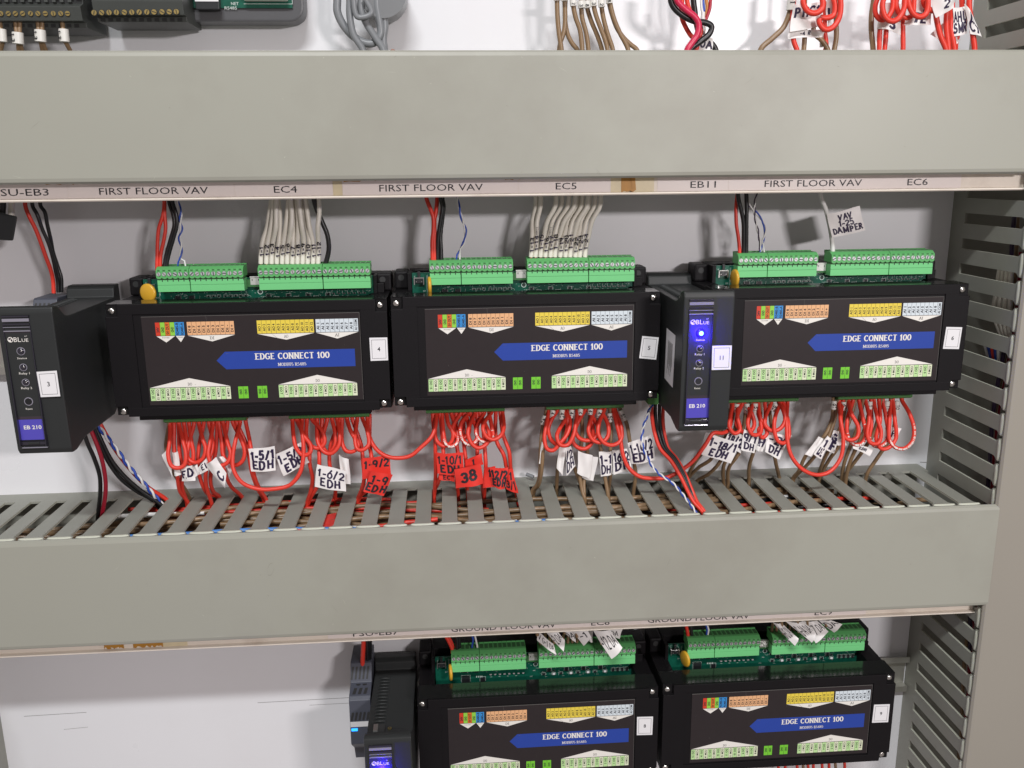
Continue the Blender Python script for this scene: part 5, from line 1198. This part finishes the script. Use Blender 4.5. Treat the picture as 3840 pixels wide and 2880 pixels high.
# ================================================================== TOP EDGE DEVICES
zT1 = Zs((0, 0), .31646); zT2 = Zs((650, 0), .38427); zT3 = Zs((2000, 0), .33906); zT4 = Zs((2800, 0), .40687); zT5 = Zs((1280, 0), .57866); zT6 = Zs((3500, 0), .15371)
M_dk = mat('dark_terminal', (0.055, 0.06, 0.055), 0.45, var=0.1, bump=.1)
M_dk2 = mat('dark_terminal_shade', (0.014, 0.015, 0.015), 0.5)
def topblock(x0, x1, zb, screws, label, r=2.0, labels=False):
    e = empty('terminal_strip', (x0, 0, zb), label, 'terminal strip', 'dark terminal strips at the top left'); W = x1 - x0; o = Vector(e.location) / S
    a = MB(); a.prism([(-6, 0), (-44, 0), (-44, 3.4), (-50, 3.6), (-52, 12.2), (-46, 15), (-46, 60), (-6, 60)], 'x', 0, W, M_dk, .3)
    n = len(screws)
    for i in range(int(W / 5.1)):
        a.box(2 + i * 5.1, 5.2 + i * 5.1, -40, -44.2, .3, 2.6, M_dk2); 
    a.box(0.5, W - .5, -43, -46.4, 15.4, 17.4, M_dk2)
    if labels:
        for i in range(int(W / 5.1)): a.box(1 + i * 5.1, 3.4 + i * 5.1, -46, -48.5, 15.5, 26, M_dk, .2); a.box(3.6 + i * 5.1, 5.8 + i * 5.1, -46, -46.3, 19, 26, M_dk2)
        for i in (2, 3, 6, 8, 9): a.box(W - 50 + i * 5.1, W - 46.2 + i * 5.1, -48.4, -48.8, 18.2, 24, M_sticker)
    a.build('housing', e)
    for px in screws:
        p_ = at(px[0], px[1], y=-51.2); b = MB(); b.disc((p_.x, -50.2, p_.z), r + .3, .9, M_dk2, n=14); b.disc((p_.x, -50.9, p_.z), r, .5, M_brass, n=14)
        a_ = random.uniform(0, 3); c_, s_ = math.cos(a_) * r * .8, math.sin(a_) * r * .8
        b.tube([(p_.x - c_, -51.45, p_.z - s_), (p_.x + c_, -51.45, p_.z + s_)], .28, M_slot, 5); b.build('screw', e, o)
    return e
topblock(-330, -197.5, 193.0, [zT1(x, 160) for x in (10, 98, 182, 268, 362, 450, 537, 632, 720, 800)], 'dark terminal strip in the top left corner with ferruled brown wires below', 1.6, True)
topblock(-189.8, -130.5, 196.8, [zT1(x, 150 - (x - 1115) * .012) for x in (1115, 1205, 1293, 1380, 1474, 1562, 1650, 1740, 1825, 1920, 2006, 2090)], 'dark terminal strip with twelve brass screws beside the green board', 1.7)
for i, (px, tx, bx) in enumerate(((20, '1', 20), (205, '1 3', 235), (470, '1 3', 520), (760, '1 3', 850))):
    wd = 60 if i == 3 else 90
    for j in range(1 if i in (0, 3) else 2):
        pts = [zT1(px - 20 + j * 50, 280), zT1(px - 5 + j * 30, 400), zT1(px + 10 + j * 20, 480), zT1(bx - 10 + j * 40, 620)]
        path = px_path(pts, [-44, -45, -44, -40]); path = [path[0] + Vector((0, 0, 4))] + path + [path[-1] + Vector((1, 1, -12))]
        w = wire('wire', path, 1.5, 'brown', '%s brown wire in the %s white sleeve under the corner terminal strip' % ('right' if j else 'left' if i in (1, 2) else 'single', ORD[i]), 'brown ferruled wires under the corner terminal strip')
        if j == 0:
            sl = px_path([zT1(px - 8 + (12 if i in (1, 2) else 0), 345 + (40 if i == 1 else 10 if i == 2 else 0)), zT1(px + (12 if i in (1, 2) else 6), 520 - (0 if i == 1 else 25))], [-48, -48])
            b = MB(); b.tube(sl, 3.6 if i in (1, 2) else 3.2, M_sleeve, 12); c_ = (sl[0] + sl[1]) / 2
            ls, ww = skeleton('1 3', .2); ribbons(b, ls, lambda v: c_ + Vector((-1.6 + (v.y - .5) * 1.6, -3.75, -(v.x - ww / 2) * 3.0)), .22, M_ink); b.build('marker_sleeve', w, w['_org'])
# rounded grey controller with green board
e = empty('board_controller', (-128, 0, 201), 'grey rounded controller case with a green circuit board at the top', 'controller'); o3 = Vector((-128, 0, 201))
a = MB(); x1 = -54.5; zb = 200.6; r_ = 10
pts = [(-190, 262), (-190, zb)] + [(x1 - r_ + r_ * math.cos(math.radians(t)), zb + r_ + r_ * math.sin(math.radians(t))) for t in range(-90, 1, 15)] + [(x1, 262)]
a.prism(pts, 'y', -2, -22, M_ductw if False else mat('controller_grey', (0.085, 0.085, 0.09), .4, bump=.1), 2.0); a.build('case', e, o3)
a = MB(); a.box(-132, -62, -22.1, -23.6, 209.3, 260, M_pcb); 
text(a, 'NET', at(*zT2(600, 35), y=-23.7).x, at(*zT2(600, 35), y=-23.7).z, -23.7, 2.0, M_silk); q = at(*zT2(560, 78), y=-23.7); text(a, 'RS485', q.x, q.z, -23.7, 2.0, M_silk, w=8.5)
q0, q1 = at(*zT2(700, 22), y=-23.7), at(*zT2(1150, 30), y=-23.7); a.rect(q0.x - 1, q1.x + 1, q0.z - 1.2, q0.z - .9, -23.72, M_silk); a.rect(q1.x + .7, q1.x + 1, q0.z - 1, 262, -23.72, M_silk)
bd = a.build('circuit_board', e, o3)
a = MB(); a.box(q0.x, q1.x - 2, -23.5, -30, q0.z + .4, 262, M_sleeve, 1); a.build('white_connector', e, o3)
q0, q1 = at(*zT2(220, 20), y=-28), at(*zT2(455, 95), y=-28)
a = MB(); a.box(q0.x, q1.x, -23.5, -30, q1.z, 262, M_chip, .4); a.build('black_connector', e, o3)
a = MB(); a.box(q0.x, q1.x, -30.2, -30.5, q0.z, 262, M_sticker); 
a.build('label', e, o3)
# grey cables
def top_w(pts, f, y, r, m, label, group=None, name='wire', ext=True):
    P = px_path([f(*p) for p in pts], y); P = [P[0] + Vector((0, 0, 12))] + P + ([P[-1] + Vector((0, 1, -10))] if ext else [])
    return wire(name, P, r, m, label, group)
top_w([(1600, 0), (1600, 110), (1650, 230), (1740, 340), (1850, 410), (1950, 420), (2020, 340), (2010, 200), (1985, 60), (1985, 0)], zT2, -30, 2.8, 'grey', 'grey cable making the big hanging loop at the top', name='cable', ext=False)
top_w([(1720, 0), (1722, 160), (1760, 340), (1850, 490)], zT2, -36, 2.4, 'grey', 'grey cable crossing the big loop on its left side', name='cable')
top_w([(1760, 0), (1775, 120), (1800, 165), (1900, 155), (1935, 120), (1890, 20), (1880, 0)], zT2, -40, 2.0, 'grey', 'short grey cable end bent in a tight U at the top', name='cable', ext=False)
top_w([(1830, 0), (1830, 100), (1880, 220), (1980, 380), (2050, 490)], zT2, -34, 2.5, 'grey', 'grey cable slanting down to the right through the big loop', name='cable')
top_w([(2030, 0), (2045, 110), (2065, 250), (2050, 380), (2062, 490)], zT2, -28, 2.6, 'grey', 'grey cable falling straight on the right of the loop', name='cable')
a = MB(); q = at(*zT2(2040, -70), y=-30); a.disc((q.x, -8, q.z), 17, 24, mat('grey_gland', (0.2, 0.205, 0.21), .35), n=32); o = a.build('cable_gland', None, (q.x, 0, q.z)); tag(o, 'round grey gland cut by the top edge above the grey cables', 'gland')
q = at(2125, 180, y=-30)
# small pink blob at duct edge
b = MB(); q = at(1473, 187, y=-50); b.disc((q.x, -50, q.z - 1.2), 1.8, 1.4, mat('clay', (0.32, 0.17, 0.13), .6), n=12, dome=.5); tag(b.build('putty_blob', None, q), 'tiny brown blob on the top edge of the upper trunking near the grey cables', 'blob')
# brown ferruled wires
BW = [([(262, 0), (268, 200), (285, 380), (312, 560)], 5), ([(345, 0), (352, 200), (340, 340), (300, 470), (285, 560)], 5), ([(355, 0), (350, 200), (380, 380), (430, 480), (490, 560)], 0), ([(442, 60), (470, 200), (515, 330), (540, 560)], 7),
      ([(530, 80), (540, 200), (585, 370), (610, 560)], 3), ([(595, 80), (640, 230), (710, 400), (760, 560)], 8), ([(668, 60), (690, 160), (740, 300), (790, 430), (822, 560)], 3), ([(755, 70), (775, 200), (820, 370), (880, 560)], 2), ([(838, 30), (870, 160), (930, 320), (1010, 430), (1080, 495), (1150, 560)], 8),
      ([(850, 30), (890, 200), (960, 370), (1020, 480), (1050, 560)], 0)]
for i, (pts, num) in enumerate(BW):
    w = top_w([(pts[0][0], pts[0][1] - 60)] + pts, zT3, -40 + (i % 3) * 3, 1.7, 'brown', '%s brown wire from the left in the top centre fan' % ORD[i], 'brown wires fanning out at the top centre')
    if num:
        a_ = px_path([zT3(pts[0][0] - 4, pts[0][1] - 70), zT3(pts[0][0] + 2, pts[0][1] + 8)], [-41, -41]); b = MB(); b.tube(a_, 2.5, M_sleeve, 10); c_ = at(*zT3(pts[0][0] + 2, pts[0][1] - 22), y=-43.8)
        ls, ww = skeleton(str(num), .2); ribbons(b, ls, lambda v: c_ + Vector((-(v.y - .5) * -2.2, 0, -(v.x - ww / 2) * 2.4)), .16, M_ink); b.build('marker_sleeve', w, w['_org'])
# red black bundle
top_w([(1520, 0), (1560, 90), (1680, 190), (1800, 240), (1900, 250), (1970, 290), (1950, 370), (1860, 450), (1740, 550)], zT3, -50, 2.2, 'black', 'thick black wire swerving right and back in front of the pink red one')
top_w([(1590, 0), (1680, 100), (1790, 190), (1830, 270), (1810, 390), (1750, 480), (1700, 560)], zT3, -54, 2.3, 'pink', 'thick pink red wire curving beside the black one at the top')
top_w([(1640, 180), (1680, 290), (1740, 390), (1790, 440), (1840, 560)], zT3, -42, 1.7, 'red', 'thinner red wire behind the pink red one at the top')
top_w([(1700, 0), (1720, 90), (1790, 250), (1850, 300), (1840, 420), (1800, 560)], zT3, -44, 1.7, 'red', 'red wire between the pink red and the upright black wire')
top_w([(1770, 0), (1785, 120), (1800, 240), (1850, 400), (1960, 470), (2020, 560)], zT3, -40, 2.2, 'black', 'thick black wire coming straight down at the top right of centre')
top_w([(1870, 0), (1880, 100), (1865, 230), (1840, 330)], zT3, -38, 1.4, 'blue', 'blue wire in the coloured bundle at the top', ext=False)
top_w([(1855, 0), (1862, 100), (1890, 220), (1895, 330)], zT3, -40, 1.0, 'white', 'thin white wire in the coloured bundle at the top', ext=False)
top_w([(1915, 0), (1925, 90), (1900, 230), (1880, 380)], zT3, -38, 1.4, 'orange', 'orange wire in the coloured bundle at the top', ext=False)
top_w([(1960, 0), (1950, 100), (1905, 230), (1870, 330)], zT3, -40, 1.2, 'dred', 'thin crimson wire on the right of the coloured bundle at the top', ext=False)
w = top_w([(1870, 330), (1890, 420), (1900, 560)], zT3, -40, 1.6, 'white', 'white wire ending in a tag just above the upper trunking')
flag(w, [zT3(1850, 385), zT3(1990, 425), zT3(1970, 580), zT3(1790, 580)], -44, ['0A'], bend=1.5)
# right group
gR = 'red loops at the top right'
w = top_w([(415, 0), (400, 100), (340, 250), (240, 350), (130, 455)], zT4, -40, 2.0, 'brown', 'brown wire with a sleeve sweeping left at the top'); sleeve(w, px_path([zT4(420, -40), zT4(402, 95)], [-42, -42]), 0, 1, 3.0, '1')
w = top_w([(430, 60), (420, 290), (440, 400), (465, 470)], zT4, -42, 1.9, 'red', 'red wire carrying the big tag PHC1 at the top'); 
flag(w, [zT4(430, 45), zT4(690, 20), zT4(672, 245), zT4(400, 298)], -48, ['PHC1', ''], bend=2)
flag(w, [zT4(385, 290), zT4(700, 270), zT4(690, 340), zT4(380, 358)], -44, ['-4 R'], bend=1)
top_w([(535, 0), (535, 320), (525, 470)], zT4, -38, 1.9, 'brown', 'brown wire dropping behind the tag PHC1')
top_w([(620, 300), (690, 370), (750, 470)], zT4, -42, 1.9, 'brown', 'brown wire slanting right from under the tag PHC1')
top_w([(720, 180), (722, 300), (735, 420), (722, 470)], zT4, -38, 1.7, 'red', 'red wire dropping just right of the tag PHC1')
top_w([(830, 0), (825, 200), (825, 350), (805, 470)], zT4, -40, 1.9, 'brown', 'brown wire dropping through the pair of big red loops')
top_w([(530, -30), (520, 20), (560, 100), (630, 122), (695, 80), (700, 0), (690, -30)], zT4, -58, 2.1, 'red', 'red loop in front of the tag PHC1', gR, ext=False)
top_w([(800, -30), (815, 60), (800, 140), (740, 165), (680, 160)], zT4, -52, 2.0, 'red', 'upper red loop right of the tag PHC1', gR, ext=False)
top_w([(862, -30), (868, 60), (850, 170), (790, 255), (720, 270), (670, 210), (672, 170)], zT4, -55, 2.0, 'red', 'lower wide red loop right of the tag PHC1', gR, ext=False)
w = top_w([(770, -30), (760, 100), (760, 240), (700, 300)], zT4, -40, 1.2, 'white', 'thin white wire behind the red loops'); flag(w, [zT4(735, -20), zT4(800, -20), zT4(800, 175), (zT4(735, 150))], -44, ['', 'E'], bend=1)
w = top_w([(1170, 0), (1150, 150), (1150, 300), (1165, 470)], zT4, -38, 2.0, 'brown', 'brown wire on the left of the chain of red loops')
top_w([(1210, -30), (1185, 60), (1190, 130), (1230, 180), (1290, 170), (1340, 90), (1350, -30)], zT4, -52, 1.8, 'red', 'first loop from the left in the chain of red loops', gR, ext=False)
top_w([(1265, -30), (1250, 60), (1280, 160), (1340, 195), (1400, 170), (1450, 80), (1460, -30)], zT4, -58, 2.0, 'red', 'second loop from the left in the chain of red loops', gR, ext=False)
top_w([(1385, -30), (1380, 60), (1420, 140), (1480, 165), (1525, 140), (1545, -30)], zT4, -52, 1.8, 'red', 'third loop from the left in the chain of red loops', gR, ext=False)
top_w([(1490, -30), (1495, 40), (1540, 130), (1600, 155), (1650, 130), (1670, 60), (1670, -30)], zT4, -58, 2.0, 'red', 'fourth loop from the left in the chain of red loops', gR, ext=False)
top_w([(1630, -30), (1640, 40), (1700, 95), (1730, 100)], zT4, -52, 2.0, 'red', 'red wire passing behind the tag 2 at the top right', gR, ext=False)
w = top_w([(1240, 180), (1225, 300), (1220, 470)], zT4, -44, 1.8, 'red', 'red wire coming out of the short white sleeve at the top right'); sleeve(w, px_path([zT4(1250, 190), zT4(1238, 270)], [-46, -46]), 0, 1, 2.8)
w = top_w([(1290, 200), (1285, 300), (1270, 470)], zT4, -42, 1.8, 'red', 'red wire under the E shaped writing at the top right'); flag(w, [zT4(1270, 25), zT4(1425, 40), zT4(1415, 320), zT4(1240, 260)], -46, ['', '3'], bend=2)
w = top_w([(1440, 160), (1440, 300), (1440, 470)], zT4, -44, 1.8, 'red', 'red wire dropping from the dog eared tag at the top right'); flag(w, [zT4(1560, -10), zT4(1690, 30), zT4(1700, 230), zT4(1440, 235)], -46, ['LT', 'TE'], bend=2)
w = top_w([(1740, 60), (1755, 200), (1790, 340), (1840, 470)], zT4, -50, 2.0, 'red', 'red wire running through the curled tag 2'); flag(w, [zT4(1700, -30), zT4(1935, -30), zT4(1900, 70), zT4(1740, 170)], -56, ['2'], bend=4)
top_w([(1840, 180), (1845, 300), (1860, 470)], zT4, -48, 2.0, 'red', 'red wire beside the one with the curled tag 2')
w = top_w([(1895, 0), (1892, 150), (1880, 240), (1915, 470)], zT4, -44, 2.0, 'red', 'red wire crossing the square white tag at the top right')
flag(w, [zT4(1690, 320), zT4(1820, 200), zT4(1980, 360), zT4(1880, 450)], -42, [''], bend=1)
w = top_w([(1985, -30), (1985, 90), (1960, 250), (1925, 400), (1920, 470)], zT4, -40, 2.0, 'red', 'red wire behind the tag AHU'); flag(w, [zT4(1900, 75), zT4(2015, 60), zT4(2035, 310), zT4(1900, 340)], -46, ['AHU', 'SMR'], bend=1)
w = top_w([(2050, 40), (2070, 200), (2085, 320), (2100, 470)], zT4, -46, 2.0, 'red', 'rightmost red wire at the top, against the upright trunking'); flag(w, [zT4(2010, 30), zT4(2090, 150), zT4(2165, 338), zT4(2060, 312)], -50, ['A', 'C7'], bend=1)
# dark connector at the left edge under the strip
b = MB(); b.solid([tuple(at(px, py, y=y)) for y in (-30, -52) for px, py in ((-30, 790), (66, 812), (50, 903), (-45, 898))], [(0, 1, 2, 3), (7, 6, 5, 4), (0, 4, 5, 1), (1, 5, 6, 2), (2, 6, 7, 3), (3, 7, 4, 0)], M_chip, 1.2)
o = b.build('connector', None, at(10, 850, y=-40)); tag(o, 'dark connector hanging at the left edge under the label strip', 'connector')
for k, (px, m) in enumerate(((12, 'black'), (45, 'cream'))): wire('wire', [at(px, 745, y=-40), at(px - 2, 790, y=-40), at(px - 4, 815, y=-41)], 2.2, m, ('black' if k == 0 else 'cream') + ' wire going into the dark connector at the left edge')
for o in bpy.data.objects:
    if '_org' in o: del o['_org']
